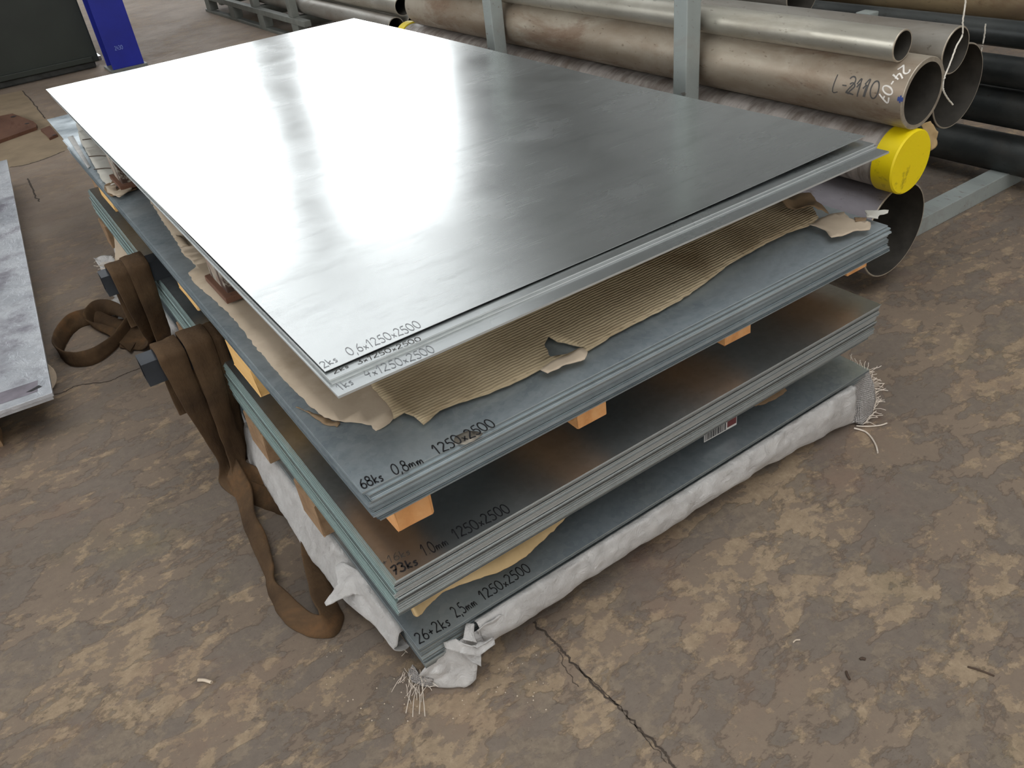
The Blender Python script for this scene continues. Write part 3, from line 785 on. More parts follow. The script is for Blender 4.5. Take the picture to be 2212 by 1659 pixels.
part_sheet('torn_flap', [(1745, 486), (1790, 466), (1822, 460), (1835, 474), (1850, 480), (1880, 484), (1878, 498), (1850, 500), (1832, 509), (1796, 516), (1782, 500), (1768, 496)], zcb + .012, lambda x, y: .002, M['card_s'], cb, seed=7)
part_sheet('curled_scrap', [(1868, 460), (1918, 459), (1917, 464), (1899, 468), (1896, 476), (1872, 475)], zcb + .010, lambda x, y: .004, M['card_g'], cb, res=.006, seed=8)
part_sheet('dark_fold', [(1845, 474), (1872, 472), (1870, 478), (1848, 480)], zcb + .016, lambda x, y: 0, M['paper_d'], cb, res=.006, seed=9)
o = part_sheet('crumpled_corner', [(1668, 442), (1700, 424), (1735, 428), (1760, 445), (1790, 462), (1765, 470), (1735, 466), (1700, 462)], zcb + .02, lambda x, y: .012, M['paper_d'], cb, res=.010, seed=10, wav=.022, freq=22)
part_sheet('torn_tongue', [(640, 880), (700, 902), (735, 914), (728, 922), (700, 917), (672, 898)], zcb + .001, lambda x, y: 0, M['paper_d'], cb, seed=11, jag=(.006, .005))
# board with the bright sky put into its colour, and scraps, at the far left end
gb = tag(poly_sheet('cardboard_strip', px([(165, 268), (205, 266), (232, 300), (258, 345), (266, 392), (247, 412), (222, 392), (196, 345), (174, 305)], zcb + .004), .03, lambda x, y: zcb + .001 + .003 * (1 + nz(x, y, 8, 3)), .003, M['card_g'], loc=(.05, 2.0, zcb), jag=(.02, .003), seed=12), 'pale grey cracked cardboard strip under the far left of the top sheets', 'cardboard')
for i, (a, b) in enumerate((((178, 302), (225, 300)), ((192, 338), (242, 338)), ((203, 366), (258, 364)), ((170, 270), (206, 273)))):
    A, B = atz(*a, zcb + .0098), atz(*b, zcb + .0098); C = cr_interp([A, (A + B) / 2 + Vector((0, .01, .0005)), B], 6)
    mb = MB(); mb.add(*tube_geo(C, .0016, 5)); ob = mb.build('crease', M['twig'], gb); ob.data.transform(Matrix.Translation(-gb.location))
tag(poly_sheet('cardboard_scrap', px([(228, 398), (262, 384), (290, 388), (296, 408), (270, 416), (240, 424), (226, 412)], zcb + .004), .015, lambda x, y: zcb + .003 + .006 * nz(x, y, 25, 1), .002, M['paper_d'], loc=(.05, 1.6, zcb), jag=(.01, .004), seed=13), 'small dark brown cardboard scrap beside the second rusty bar', 'cardboard')
tag(poly_sheet('cardboard_scrap', px([(228, 404), (248, 398), (252, 412), (262, 404), (284, 402), (282, 410), (255, 424), (232, 414)], zcb + .014), .015, lambda x, y: zcb + .011 + .005 * nz(x, y, 25, 4), .002, M['card_s'], loc=(.05, 1.6, zcb + .01), jag=(.01, .004), seed=14), 'pale torn cardboard scrap lying over the dark brown one', 'cardboard')
tag(poly_sheet('cardboard_scrap', px([(380, 508), (402, 518), (408, 530), (394, 530), (378, 518)], zcb + .006), .012, lambda x, y: zcb + .005 + .004 * nz(x, y, 25, 4), .002, M['card_s'], loc=(.03, 1.2, zcb), jag=(.01, .003), seed=15), 'tiny tan cardboard scrap on the left edge of the 68ks sheet', 'cardboard')
tag(poly_sheet('metal_strip', px([(146, 297), (158, 293), (196, 360), (190, 364)], zcb), .05, lambda x, y: zcb, .0012, M['white_label'], loc=(-.01, 2.2, zcb), jag=(.1, 0), seed=16), 'narrow bright metal strip lying on the far left edge', 'metal strip')
# the dusty stain over the writing
tag(poly_sheet('glue_residue', px([(978, 959), (984, 943), (1003, 934), (1030, 932), (1046, 938), (1032, 950), (1006, 962)], Z_S2), .012, lambda x, y: Z_S2 + .0002, .0001, M['residue'], None, loc=(.12, -.07, Z_S2), jag=(.006, .004), seed=17), 'brownish glue residue beside the writing on the 68ks sheet', 'residue')

# paper sticking out between the two lower stacks
def hanging(name, lower, zl, inner_y, zi, mat, label, n=6, seed=0, cat='cardboard', thick=.002, uneven=.012):
    """A strip of board: its outer edge along given points, its inner edge tucked under the stack above."""
    C = cr_interp([atz(u, v, zl) for u, v in lower], n); vs_, fs = [], []; m = 7
    c0 = C[len(C) // 2].copy()
    for i, p in enumerate(C):
        jz = .003 * noise.noise(Vector((i * .7, seed, 0)))
        for k in range(m):
            t = k / (m - 1)
            q = Vector((p.x + .01 * t, p.y * (1 - t) + inner_y * t, p.z * (1 - t) + zi * t + uneven * math.sin(t * math.pi) * .5 + jz * (1 - t) + .002 * noise.noise(Vector((i * .5, k * .8, seed)))))
            vs_.append(q)
    N = len(vs_); vs_ += [v - Vector((0, 0, thick)) for v in vs_]
    for i in range(len(C) - 1):
        for k in range(m - 1):
            q = [i * m + k, (i + 1) * m + k, (i + 1) * m + k + 1, i * m + k + 1]; fs.append(q); fs.append([x + N for x in q[::-1]])
        fs.append([i * m, i * m + N, (i + 1) * m + N, (i + 1) * m])
    k = len(C) - 1
    for a in range(m - 1):
        fs.append([a, a + 1, a + 1 + N, a + N]); fs.append([k * m + a + 1, k * m + a, k * m + a + N, k * m + a + 1 + N])
    return tag(mesh(name, [v - c0 for v in vs_], fs, mat, smooth=True, loc=c0), label, cat)
hanging('packing_paper', [(893, 1328), (905, 1330), (925, 1308), (955, 1280), (985, 1266), (1030, 1250), (1080, 1233), (1130, 1205), (1160, 1178), (1190, 1150), (1225, 1115)], .185, .02, Z3B - .012, M['paper'], 'buckled tan paper strip sticking out under the near corner of the 73ks stack', seed=3)
hanging('packing_paper', [(1628, 876), (1650, 872), (1680, 858), (1700, 843)], .19, .02, Z3B - .012, M['paper_d'], 'brown paper scrap sticking out under the right half of the 73ks stack', seed=4)
hanging('packing_paper', [(1380, 1000), (1410, 998), (1440, 978)], .195, .02, Z3B - .010, M['paper'], 'small tan paper tip under the middle of the 73ks stack', seed=5)
# label with barcode hanging out
lb = atz(1556, 925, .17); lr = empty('barcode_label', lb); tag(lr, 'small striped barcode label hanging under the 73ks stack', 'label')
pa, pb = atz(1521, 956, .16), atz(1591, 917, .16); d = (pb - pa); Ld = d.length; d.normalize()
def lab(s, t): return pa + d * s + Vector((0, .02 * (t / .05), 1)) .normalized() * t - lb
vs_, fs = [lab(0, 0), lab(Ld, 0), lab(Ld, .05), lab(0, .05)], [[0, 1, 2, 3]]
vs_ += [v + Vector((0, .0006, 0)) for v in vs_]; fs += [[7, 6, 5, 4], [0, 4, 5, 1], [1, 5, 6, 2], [2, 6, 7, 3], [3, 7, 4, 0]]
lpaper = mesh('label_paper', vs_, fs, M['white_label'], lr)
mb = MB(); rn = random.Random(4); sx = .002
while sx < Ld * .66:
    w = rn.choice((.0015, .002, .0035)); q = [lab(sx, .003), lab(sx + w, .003), lab(sx + w, .046), lab(sx, .046)]
    mb.add([v - Vector((0, .0005, 0)) for v in q], [[0, 1, 2, 3]]); sx += w + rn.choice((.001, .002))
mb.build('bars', M['black'], lpaper)
q = [lab(Ld * .7, .006), lab(Ld * .98, .006), lab(Ld * .98, .03), lab(Ld * .7, .03)]
mesh('red_block', [v - Vector((0, .0005, 0)) for v in q], [[0, 1, 2, 3]], M['red_print'], lpaper)
# board pieces hanging at the left side
def side_card(y0, y1, z0, z1, out, mat, label, seed):
    vs_, fs = [], []; ny, nzv = 14, 5
    for i in range(ny + 1):
        for k in range(nzv + 1):
            t = k / nzv; y = y0 + (y1 - y0) * i / ny
            vs_.append(Vector((-.012 - out * (1 - t) ** 1.5 + .003 * noise.noise(Vector((i * .4, k * .5, seed))), y, z0 + (z1 - z0) * t + (.012 * noise.noise(Vector((i * .5, seed, 2))) if k == 0 else 0))))
    N = len(vs_); vs_ += [v + Vector((.002, 0, 0)) for v in vs_]; m = nzv + 1
    for i in range(ny):
        for k in range(nzv):
            q = [i * m + k, i * m + k + 1, (i + 1) * m + k + 1, (i + 1) * m + k]; fs.append(q); fs.append([x + N for x in q[::-1]])
        fs.append([i * m, (i + 1) * m, (i + 1) * m + N, i * m + N]); 
    c0 = vs_[N // 2].copy()
    return tag(mesh('cardboard_flap', [v - c0 for v in vs_], fs, mat, smooth=True, loc=c0), label, 'cardboard')
side_card(1.62, 2.12, .125, Z3B - .001, .035, M['card_s'], 'tan cardboard hanging below the far left edge of the 73ks stack', 3)
side_card(.98, 1.24, .15, Z3B - .001, .012, M['paper_d'], 'brown cardboard edge between the two slings under the 73ks stack', 5)

# ================================================================== WHITE WOVEN WRAP AROUND THE LOWEST STACK
wr = empty('sack_wrap', (0, 0, 0)); tag(wr, 'white woven plastic wrap around the lowest sheet stack', 'wrap')
def strip_surface(name, prof_fn, s0, s1, ns, mat, parent, seed=0, amp=.004, nf=22, thick=.0015):
    vs_, fs = [], []; m = None
    for i in range(ns + 1):
        s = s0 + (s1 - s0) * i / ns; pr = cr_interp([Vector(p) for p in prof_fn(s)], 4); m = len(pr)
        for k, p in enumerate(pr):
            e = min(1, k / 4)
            n1 = noise.noise(p * nf + Vector((0, 0, seed))); n2 = noise.noise(p * nf * 2.7 + Vector((seed, 0, 0)))
            q = 1 - abs(noise.noise(p * nf * 1.2 + Vector((seed, 7, 0)))) * 2
            vs_.append(p + Vector((amp * (n1 + .4 * n2) * .6 * e, -amp * (n1 + .5 * n2 + .5 * q) * e, amp * n2 * .6 * e)))
    for i in range(ns):
        for k in range(m - 1): fs.append([i * m + k, i * m + k + 1, (i + 1) * m + k + 1, (i + 1) * m + k])
    o = mesh(name, vs_, fs, mat, parent, smooth=True)
    sm = o.modifiers.new('thickness', 'SOLIDIFY'); sm.thickness = thick; sm.offset = -1
    return o
def front_prof(x):
    lo = max(0, (x - .75) / .45); lo = min(1, lo) ** 1.4
    b = .004 * noise.noise(Vector((x * 6, 1, 0)))
    ye = -.1037 + x * .001
    return [(x, ye + .004, .1215), (x, ye - .006, .1225), (x, ye - .013 + b, .112), (x, ye - .019 + b, .092 - .012 * lo), (x, ye - .017 + b, .068 - .028 * lo),
            (x, ye - .006 + b, .056 - .046 * lo), (x, ye + .02, .052 - .048 * lo), (x, ye + .07, .055 - .051 * lo)]
strip_surface('front_wrap', front_prof, .11, 1.185, 150, M['wrap'], wr, 2, .0045, 20)
def side_prof(y):
    b = .006 * noise.noise(Vector((y * 5, 1, 3))); k_ = max(0.0, 1 - max(0.0, y) / .22); o_ = .012 * max(0, 1 - abs(y - .35) / .5)
    return [(.004, y, .1135), (-.010, y, .114), (-.018 - o_ * .3 + b * .5, y, .09), (-.024 - o_ + b, y, .055 + .03 * k_), (-.034 + .018 * k_ - o_ + b, y, .025 + .05 * k_), (-.030 + .022 * k_ + b, y, .012 + .06 * k_), (.0, y, .008 + .065 * k_)]
strip_surface('side_wrap', side_prof, -.03, 2.3, 170, M['wrap'], wr, 5, .005, 18)
def crumple(name, pts, mat, parent, amp=.006, nf=30, seed=0, res=.008, thick=.0018):
    """A folded flap: a fan of 3D outline points filled from the centroid, subdivided and creased."""
    bm = bmesh.new(); V = [bm.verts.new(p) for p in pts]; c = bm.verts.new(sum((Vector(p) for p in pts), Vector()) / len(pts))
    for i in range(len(V)): bm.faces.new((V[i], V[(i + 1) % len(V)], c))
    for _ in range(4): bmesh.ops.subdivide_edges(bm, edges=[e for e in bm.edges if e.calc_length() > res], cuts=1, use_grid_fill=True)
    bmesh.ops.triangulate(bm, faces=bm.faces[:])
    bm.normal_update()
    for v in bm.verts:
        p = v.co; r = 1 - 2 * abs(noise.noise(p * nf + Vector((seed, 0, 0))))
        v.co = p + v.normal * amp * r + Vector((0, 0, 1)) * amp * .5 * noise.noise(p * nf * 2 + Vector((0, seed, 0)))
        if v.co.z < .002: v.co.z = .002
    me = bpy.data.meshes.new(name); bm.to_mesh(me); bm.free(); me.materials.append(mat)
    me.polygons.foreach_set('use_smooth', [True] * len(me.polygons))
    o = link(bpy.data.objects.new(name, me), parent)
    sm = o.modifiers.new('thickness', 'SOLIDIFY'); sm.thickness = thick
    return o
Z = lambda u, v, z: tuple(atz(u, v, z))
# bunched corner
crumple('corner_bunch', [Z(905, 1462, .05), Z(925, 1432, .075), Z(968, 1402, .09), Z(1000, 1405, .085), Z(1032, 1440, .045), Z(1028, 1470, .02), Z(1003, 1490, .004), Z(960, 1488, .004), Z(912, 1484, .006)], M['wrap'], wr, .007, 26, 1)
crumple('corner_fold', [Z(985, 1395, .10), Z(1010, 1370, .112), Z(1050, 1358, .105), Z(1072, 1368, .085), Z(1066, 1392, .075), Z(1040, 1404, .08), Z(1040, 1440, .06), Z(1020, 1432, .07)], M['wrap'], wr, .006, 34, 2)
crumple('corner_strap', [Z(958, 1388, .115), Z(985, 1380, .116), Z(1030, 1402, .10), Z(1068, 1378, .10), Z(1070, 1392, .09), Z(1035, 1418, .085), Z(1000, 1412, .095), Z(962, 1400, .105)], M['wrap'], wr, .004, 40, 3)
crumple('corner_ear', [Z(1006, 1346, .128), Z(1024, 1346, .128), Z(1022, 1372, .12), Z(1030, 1388, .11), Z(1000, 1382, .115)], M['wrap'], wr, .003, 40, 4)
crumple('corner_tail', [Z(888, 1436, .05), Z(905, 1458, .045), Z(935, 1470, .03), Z(930, 1486, .006), Z(895, 1480, .004), Z(878, 1462, .01)], M['weave'], wr, .006, 34, 5)
crumple('near_roll', [Z(1030, 1362, .118), Z(1080, 1330, .12), Z(1120, 1335, .085), Z(1075, 1372, .06), Z(1045, 1395, .06)], M['wrap'], wr, .004, 26, 6)
# torn flap on the left side
crumple('side_flap', [Z(700, 1302, .065), Z(728, 1262, .10), Z(722, 1222, .12), Z(738, 1212, .125), Z(770, 1230, .128), Z(806, 1270, .118), Z(800, 1288, .105), Z(760, 1284, .09), Z(705, 1310, .06)], M['wrap'], wr, .005, 30, 7)
crumple('side_tongue', [Z(552, 962, .08), Z(560, 935, .13), Z(580, 960, .125), Z(590, 1000, .10), Z(575, 1010, .08)], M['wrap'], wr, .003, 34, 8)
# frayed end at the right
fe_ = crumple('frayed_end', [Z(1795, 838, .12), Z(1840, 815, .128), Z(1876, 800, .122), Z(1888, 830, .09), Z(1892, 862, .055), Z(1884, 895, .015), Z(1862, 918, .004), Z(1842, 912, .008), Z(1822, 880, .055)], M['weave'], wr, .003, 20, 9)
crumple('wrap_corner', [Z(1790, 842, .118), Z(1825, 872, .07), Z(1845, 912, .01), Z(1800, 928, .012), Z(1762, 905, .06), Z(1758, 862, .112)], M['wrap'], wr, .004, 24, 10)
# frayed fibres
mb = MB(); rn = random.Random(11)
def fibre(p, d, L, r=.0007, curl=.3):
    pts = [Vector(p)]; d = Vector(d).normalized()
    for _ in range(5):
        d = (d + Vector((rn.uniform(-curl, curl), rn.uniform(-curl, curl), rn.uniform(-curl, curl * .6)))).normalized()
        q = pts[-1] + d * L / 5; q.z = max(q.z, .002); pts.append(q)
    mb.add(*tube_geo(pts, r, 4))
edge_r = [Z(1876, 800, .122), Z(1888, 830, .09), Z(1892, 862, .055), Z(1884, 895, .015), Z(1862, 918, .004)]
for i in range(46):
    t = i / 45 * (len(edge_r) - 1.001); k = int(t); p = Vector(edge_r[k]).lerp(Vector(edge_r[k + 1]), t - k)
    fibre(p, (.9, -.3 + rn.uniform(-.4, .4), rn.uniform(-.2, .5)), rn.uniform(.012, .035), .0008)
for i in range(8): fibre(atz(1838 + i * 5, 778 + i * 3, .1405), (.5, .6, .5), .02, .0007)
for i in range(24):
    p = Vector(Z(rn.uniform(870, 925), rn.uniform(1440, 1482), rn.uniform(.01, .05)))
    fibre(p, (rn.uniform(-1, .3), rn.uniform(-1, .1), rn.uniform(-.6, .4)), rn.uniform(.012, .042), .0005)
for u, v in ((905, 1480), (890, 1478), (912, 1484), (900, 1484)): fibre(Vector(Z(u, v, .006)), (-.5, -.8, 0), .06, .0009, .15)
fibre(Vector(Z(925, 1484, .006)), (.9, -.45, 0), .085, .001, .06)
for i in range(46):
    t = i / 45; p = Vector(Z(795 + 85 * t, 1270 + 140 * t, .075 - .02 * t))
    fibre(p, (-.4 + rn.uniform(-.4, .6), rn.uniform(-.5, .5), .5), rn.uniform(.008, .022), .0007)
for i in range(30):
    p = Vector(Z(rn.uniform(228, 262), rn.uniform(552, 595), .08)); fibre(p, (-.6, rn.uniform(-.6, .6), .1), rn.uniform(.02, .05), .0012)
ob = mb.build('fringe', M['fibre'], fe_); ob['kind'] = 'stuff'
crumple('far_bunch', [Z(200, 556, .10), Z(238, 548, .10), Z(262, 580, .07), Z(262, 640, .03), Z(248, 650, .01), Z(228, 600, .05)], M['wrap'], wr, .008, 22, 13)
crumple('far_scraps', [Z(236, 650, .05), Z(262, 630, .06), Z(275, 670, .03), Z(268, 700, .01), Z(238, 690, .01)], M['wrap'], wr, .009, 24, 14)

# ================================================================== SLINGS
def sling(label, bands):
    r = empty('lifting_sling', bands[0][1][0][0].copy()); r.location.z = 0; tag(r, label, 'sling', 'brown lifting slings')
    for name, ctrl, th in bands:
        vs_, fs = ribbon_geo(ctrl, th); mesh(name, [v - r.location for v in vs_], fs, M['sling'], r, smooth=True)
    return r
V3 = lambda *a: Vector(a)
def over_tube(xc, hw, yf, yb, zt, lower, back_z=.18):
    """a band that comes up behind a tube, lies over it and drops in front, then follows `lower`"""
    c = [(V3(xc, yb + .014, back_z), V3(hw, 0, 0)), (V3(xc, yb + .012, zt - .02), V3(hw, 0, 0)), (V3(xc, yb, zt + .008), V3(hw, 0, 0)), (V3(xc, yf, zt + .009), V3(hw, 0, 0)), (V3(xc, yf - .014, zt - .022), V3(hw, 0, 0))]
    return c + lower
F = lambda u, v, z=.006: atz(u, v, z)
zt = zt1
near = [
 ('strap', over_tube(-.112, .030, .788, .850, zt, [(V3(-.108, .770, .27), V3(.027, .004, 0)), (V3(-.094, .775, .16), V3(.026, .01, 0)), (V3(-.082, .775, .07), V3(.026, .014, 0)), (F(498, 1030, .02), V3(.03, .0, .012)), (F(545, 1068, .012), V3(.012, .028, .02)), (F(615, 1092, .012), V3(.01, .03, .012)), (F(680, 1130, .012), V3(.01, .03, .0))]), .0055),
 ('strap', over_tube(-.048, .032, .786, .850, zt + .004, [(V3(-.052, .765, .27), V3(.028, .0, .004)), (V3(-.058, .765, .16), V3(.026, .012, .0)), (V3(-.060, .765, .07), V3(.026, .014, 0)), (F(520, 1020, .035), V3(.024, .02, .01)), (F(560, 1040, .03), V3(.012, .028, .02)), (F(620, 1075, .02), V3(.01, .03, .01))]), .0055),
 ('strap', over_tube(-.012, .020, .788, .850, zt, [(V3(-.016, .772, .27), V3(.018, .004, 0)), (V3(-.024, .79, .17), V3(.016, .012, 0)), (V3(-.03, .80, .08), V3(.016, .014, 0)), (V3(-.035, .80, .02), V3(.016, .014, 0))]), .005),
 ('floor_loop', [(F(500, 1010, .045), V3(.02, .012, .02)), (F(528, 1070, .03), V3(.022, .0, .018)), (F(538, 1120, .02), V3(.018, .0, .02)), (F(562, 1175, .014), V3(.02, .006, .008)), (F(580, 1225, .018), V3(.014, .0, .02)),
   (F(590, 1275, .02), V3(.012, .006, .022)), (F(625, 1318, .018), V3(.016, .022, .016)), (F(668, 1346, .02), V3(.006, .024, .018)), (F(705, 1352, .026), V3(-.006, .012, .026)), (F(716, 1328, .026), V3(-.02, .004, .022)), (F(700, 1295, .02), V3(-.022, .004, .014)), (F(688, 1250, .016), V3(-.024, .0, .010)), (F(676, 1195, .016), V3(-.024, .0, .014)), (F(672, 1150, .02), V3(-.022, 0, .016))], .0055),
]
sling('brown webbing sling over the nearer square tube, looping onto the floor', near)
far = [
 ('strap', over_tube(-.100, .026, 1.358, 1.420, zt, [(V3(-.098, 1.36, .27), V3(.022, .004, 0)), (V3(-.088, 1.42, .17), V3(.020, .008, 0)), (V3(-.076, 1.50, .09), V3(.02, .01, 0)), (F(318, 742, .02), V3(.022, .012, .008)), (F(292, 742, .012), V3(.01, .03, .006)), (F(262, 738, .01), V3(.014, .03, .004))]), .0055),
 ('strap', over_tube(-.052, .030, 1.356, 1.420, zt + .004, [(V3(-.054, 1.35, .27), V3(.026, .0, .004)), (V3(-.052, 1.40, .17), V3(.026, .006, .0)), (V3(-.050, 1.47, .09), V3(.026, .01, 0)), (F(338, 735, .03), V3(.026, .012, .004)), (F(330, 752, .012), V3(.02, .024, .004))]), .0055),
 ('floor_loop', [(F(330, 730, .02), V3(.022, .02, .006)), (F(295, 718, .014), V3(.02, .036, 0)), (F(260, 700, .012), V3(.016, .04, .0)), (F(228, 690, .016), V3(.01, .04, .008)), (F(200, 683, .02), V3(.004, .034, .018)), (F(160, 694, .028), V3(-.004, .012, .028)), (F(134, 722, .032), V3(-.006, .002, .03)), (F(125, 755, .032), V3(-.004, 0, .03)), (F(148, 775, .03), V3(.002, .0, .028)), (F(195, 772, .028), V3(.004, .004, .026)), (F(240, 745, .028), V3(.006, .006, .026)), (F(272, 708, .03), V3(.006, .006, .028)), (F(286, 684, .028), V3(.004, .002, .026))], .0055),
 ('floor_fold', [(F(292, 690, .05), V3(.012, .02, .012)), (F(262, 672, .045), V3(.012, .03, .006)), (F(236, 664, .045), V3(.006, .02, .022)), (F(206, 668, .036), V3(.0, .008, .028)), (F(190, 690, .03), V3(-.006, .004, .026)), (F(200, 702, .02), V3(-.004, .02, .01)), (F(240, 716, .014), V3(.01, .034, .0)), (F(290, 748, .012), V3(.02, .03, .0))], .0055),
]
sling('brown webbing sling over the farther square tube, trailing a dark loop', far)

# ================================================================== PIPE RACK
def pipe_mesh(r, wall, L, mats, n=56):
    vs_, fs = pipe_geo(r, r - wall, L, n)
    me = bpy.data.meshes.new('pipe'); me.from_pydata(vs_, [], fs)
    for m in mats: me.materials.append(m)
    rings = len(vs_) // n; mi = []
    for k in range(rings):
        q = 0
        if k in (0, rings - 1, rings - 3): q = 1
        if k == rings - 2: q = 2
        mi += [q] * n
    me.polygons.foreach_set('material_index', mi); me.polygons.foreach_set('use_smooth', [True] * len(fs)); me.update(); me.set_sharp_from_angle(angle=.5)
    return me
def pipe(cx, cz, r, wall, y0, L, mat, label, cat='pipe', group=None, yaw=0.0, name='steel_pipe', rim='rim', pitch=0.0):
    o = bpy.data.objects.new(name, pipe_mesh(r, wall, L, [M[mat], M[rim], M['inner']])); o.location = (cx, y0, cz); o.rotation_euler = (pitch, 0, yaw)
    COL.objects.link(o); return tag(o, label, cat, group)
YW = math.radians(.4)
g1 = 'pipes lying in the rack'
pa_ = pipe(1.798, .207, .142, .005, .222, 2.9, 'pipe_a', 'wide thin-walled pipe at the bottom of the rack, open end near the floor', group=g1, yaw=YW)
# yellow capped pipe
pb_ = empty('capped_pipe', (1.757, .184, .433)); pb_.rotation_euler = (0, 0, YW); tag(pb_, 'film-wrapped pipe with bright yellow end caps', 'pipe', g1)
vs_, fs = pipe_geo(.082, .072, 2.72, 56); mesh('pipe_body', [Vector(v) + Vector((0, .03, 0)) for v in vs_], fs, M['film'], pb_, auto=.5)
def cap(y0, y1, r, flip):
    n = 56; vs_, fs = [], []
    prof = [(0.0, y0), (r - .004, y0), (r, y0 + .004 * flip), (r, y1), (r - .006, y1)]
    for rr, y in prof:
        for i in range(n):
            a = 2 * math.pi * i / n; vs_.append((rr * math.cos(a), y, rr * math.sin(a)))
    for k in range(len(prof) - 1):
        for i in range(n): fs.append([k * n + i, k * n + (i + 1) % n, (k + 1) * n + (i + 1) % n, (k + 1) * n + i])
    return mesh('end_cap', vs_, fs, M['cap'], pb_, smooth=True, auto=.6)
c_ = cap(0.0, .062, .0878, 1); c_['label'] = 'yellow plastic end cap with dark scuffs'
cap(2.79, 2.73, .0878, -1)
pc_ = pipe(1.769, .611, .091, .0125, .193, 2.62, 'pipe_c', 'thick-walled grey-brown pipe chalked 24-07, above the yellow cap', group=g1, yaw=YW)
pd_ = pipe(1.721, .7335, .040, .0045, .242, 3.4, 'pipe_d', 'slim bright steel pipe lying topmost beside the grey posts', group=g1, yaw=YW)
pipe(1.901, .6885, .060, .0045, .202, 3.4, 'pipe_e', 'mid-sized dull pipe end just behind the thick chalked pipe', group=g1, yaw=YW)
pipe(2.022, .561, .115, .004, .241, 2.9, 'pipe_f', 'wide dark thin-walled pipe behind the thick chalked pipe', group=g1, yaw=YW)
pl_ = pipe(1.920, .386, .075, .004, .27, 2.8, 'pipe_f', 'dark pipe with brown paper round its end, behind the yellow cap', group=g1, yaw=YW)
inv = (Matrix.Translation(pl_.location) @ pl_.rotation_euler.to_matrix().to_4x4()).inverted()
pw = crumple('paper_collar', [tuple(inv @ Vector(p)) for p in (aty(1992, 268, .22), aty(2012, 262, .22), aty(2026, 285, .22), aty(2026, 312, .22), aty(2012, 328, .22), aty(2004, 300, .22))], M['paper'], pl_, .006, 30, 21)
pw['label'] = 'crumpled brown paper round the pipe end'
pipe(2.285, .70, .085, .004, 1.0, 2.5, 'pipe_e', 'pipe with a dark open end set back at the top of the rack', group=g1, yaw=YW)
pipe(2.26, .52, .095, .005, .95, 2.5, 'pipe_f', 'dark pipe set back below the topmost rear pipe of the rack', group=g1, yaw=YW)
pipe(2.17, .20, .10, .005, .95, 2.5, 'pipe_f', 'dark pipe set back low in the rack behind the widest pipe', group=g1, yaw=YW)
# writing on the thick pipe
def cyl_write(parent, c, r, yaw, uv, txt, h, total, sdir, tdir, mat, sw, seed):
    # ray against the cylinder (axis nearly along y)
    d = ray(*uv); ox, oz = CAM_LOC.x - c[0], CAM_LOC.z - c[1]
    A = d.x ** 2 + d.z ** 2; B = 2 * (ox * d.x + oz * d.z); Cc = ox * ox + oz * oz - r * r
    t = (-B - math.sqrt(max(0, B * B - 4 * A * Cc))) / (2 * A); p = CAM_LOC + d * t
    phi0 = math.atan2(p.z - c[1], -(p.x - c[0])); y0 = p.y - parent.location.y
    def fm(s_, t_):
        a = s_ * sdir[0] + t_ * tdir[0]; b = s_ * sdir[1] + t_ * tdir[1]     # a: towards the near end, b: up round the pipe
        ph = phi0 + b / r; return Vector((-(r + .0006) * math.cos(ph), y0 - a, (r + .0006) * math.sin(ph)))
    vs_, fs = text_geo(txt, fm, h, total, sw, seed); return mesh('handwriting', vs_, fs, mat, parent)
cyl_write(pc_, (1.769, .611), .091, YW, (1797, 196), 'L-', .045, .05, (1, 0), (0, 1), M['pencil_d'], .07, 1)
cyl_write(pc_, (1.769, .611), .091, YW, (1826, 202), '2110', .045, .10, (1, 0), (0, 1), M['pencil_d'], .09, 2)
cyl_write(pc_, (1.769, .611), .091, YW, (1830, 203), '211', .030, .06, (1, .05), (0, 1), M['pencil_d'], .12, 6)
r2 = .7071
cyl_write(pc_, (1.769, .611), .091, YW, (1952, 140), '24-07', .032, .10, (-.32, -.947), (.947, -.32), M['chalk'], .13, 3)
cyl_write(pc_, (1.769, .611), .091, YW, (1936, 224), '*', .030, .02, (1, 0), (0, 1), M['blue_ink'], .13, 4)
# rack frame
rk = empty('pipe_rack', (1.628, .9, 0)); tag(rk, 'grey-painted steel rack with two upright posts holding the pipes', 'rack')
def rack_part(name, b, bev=.004):
    vs_, fs = box_geo(*b, bev); return mesh(name, [v - rk.location for v in vs_], fs, M['grey_paint'], rk)
for y in (.872, 1.955):
    rack_part('post', (1.598, 1.656, y, y + .058, .0, 1.25)); rack_part('base_beam', (1.656, 2.55, y - .01, y + .068, 0, .062))
    rack_part('post', (2.50, 2.555, y, y + .058, .062, .60))
bm_ = tag(box('steel_beam', (1.45, 2.84, .372, .440, 0, .062), M['grey_paint'], bev=.003), 'grey-green steel beam lying on the floor under the rack pipes', 'steel beam')
# pipes coloured dark for the shade, and a rusty beam beyond, running off to the right
g2 = 'dark pipes beyond the rack'
for i, (z, r, x, lb) in enumerate(((.115, .068, 2.78, 'lowest dark pipe beyond the rack at the right edge'), (.268, .066, 2.80, 'second dark pipe up beyond the rack at the right edge'),
        (.392, .052, 2.79, 'third dark pipe up beyond the rack at the right edge'), (.505, .045, 2.83, 'uppermost dark pipe beyond the rack, under the rusty round bar'))):
    pipe(x, z, r, .008, -.35, 4.6, 'pipe_dk', lb, group=g2, yaw=math.radians(.6))
for i, (y0) in enumerate((.75, 2.3)):
    tag(box('steel_beam', (2.62, 3.05, y0, y0 + .07, 0, .046), M['grey_paint_d'], bev=.003), ('nearer', 'farther')[i] + ' dull grey floor beam under the dark pipes beyond the rack', 'steel beam')
pipe(2.62, .665, .062, .03, -.3, 4.6, 'pipe_r', 'rusty yellow-brown round bar crossing the top right corner', group=g2, name='rusty_bar', yaw=math.radians(.6))
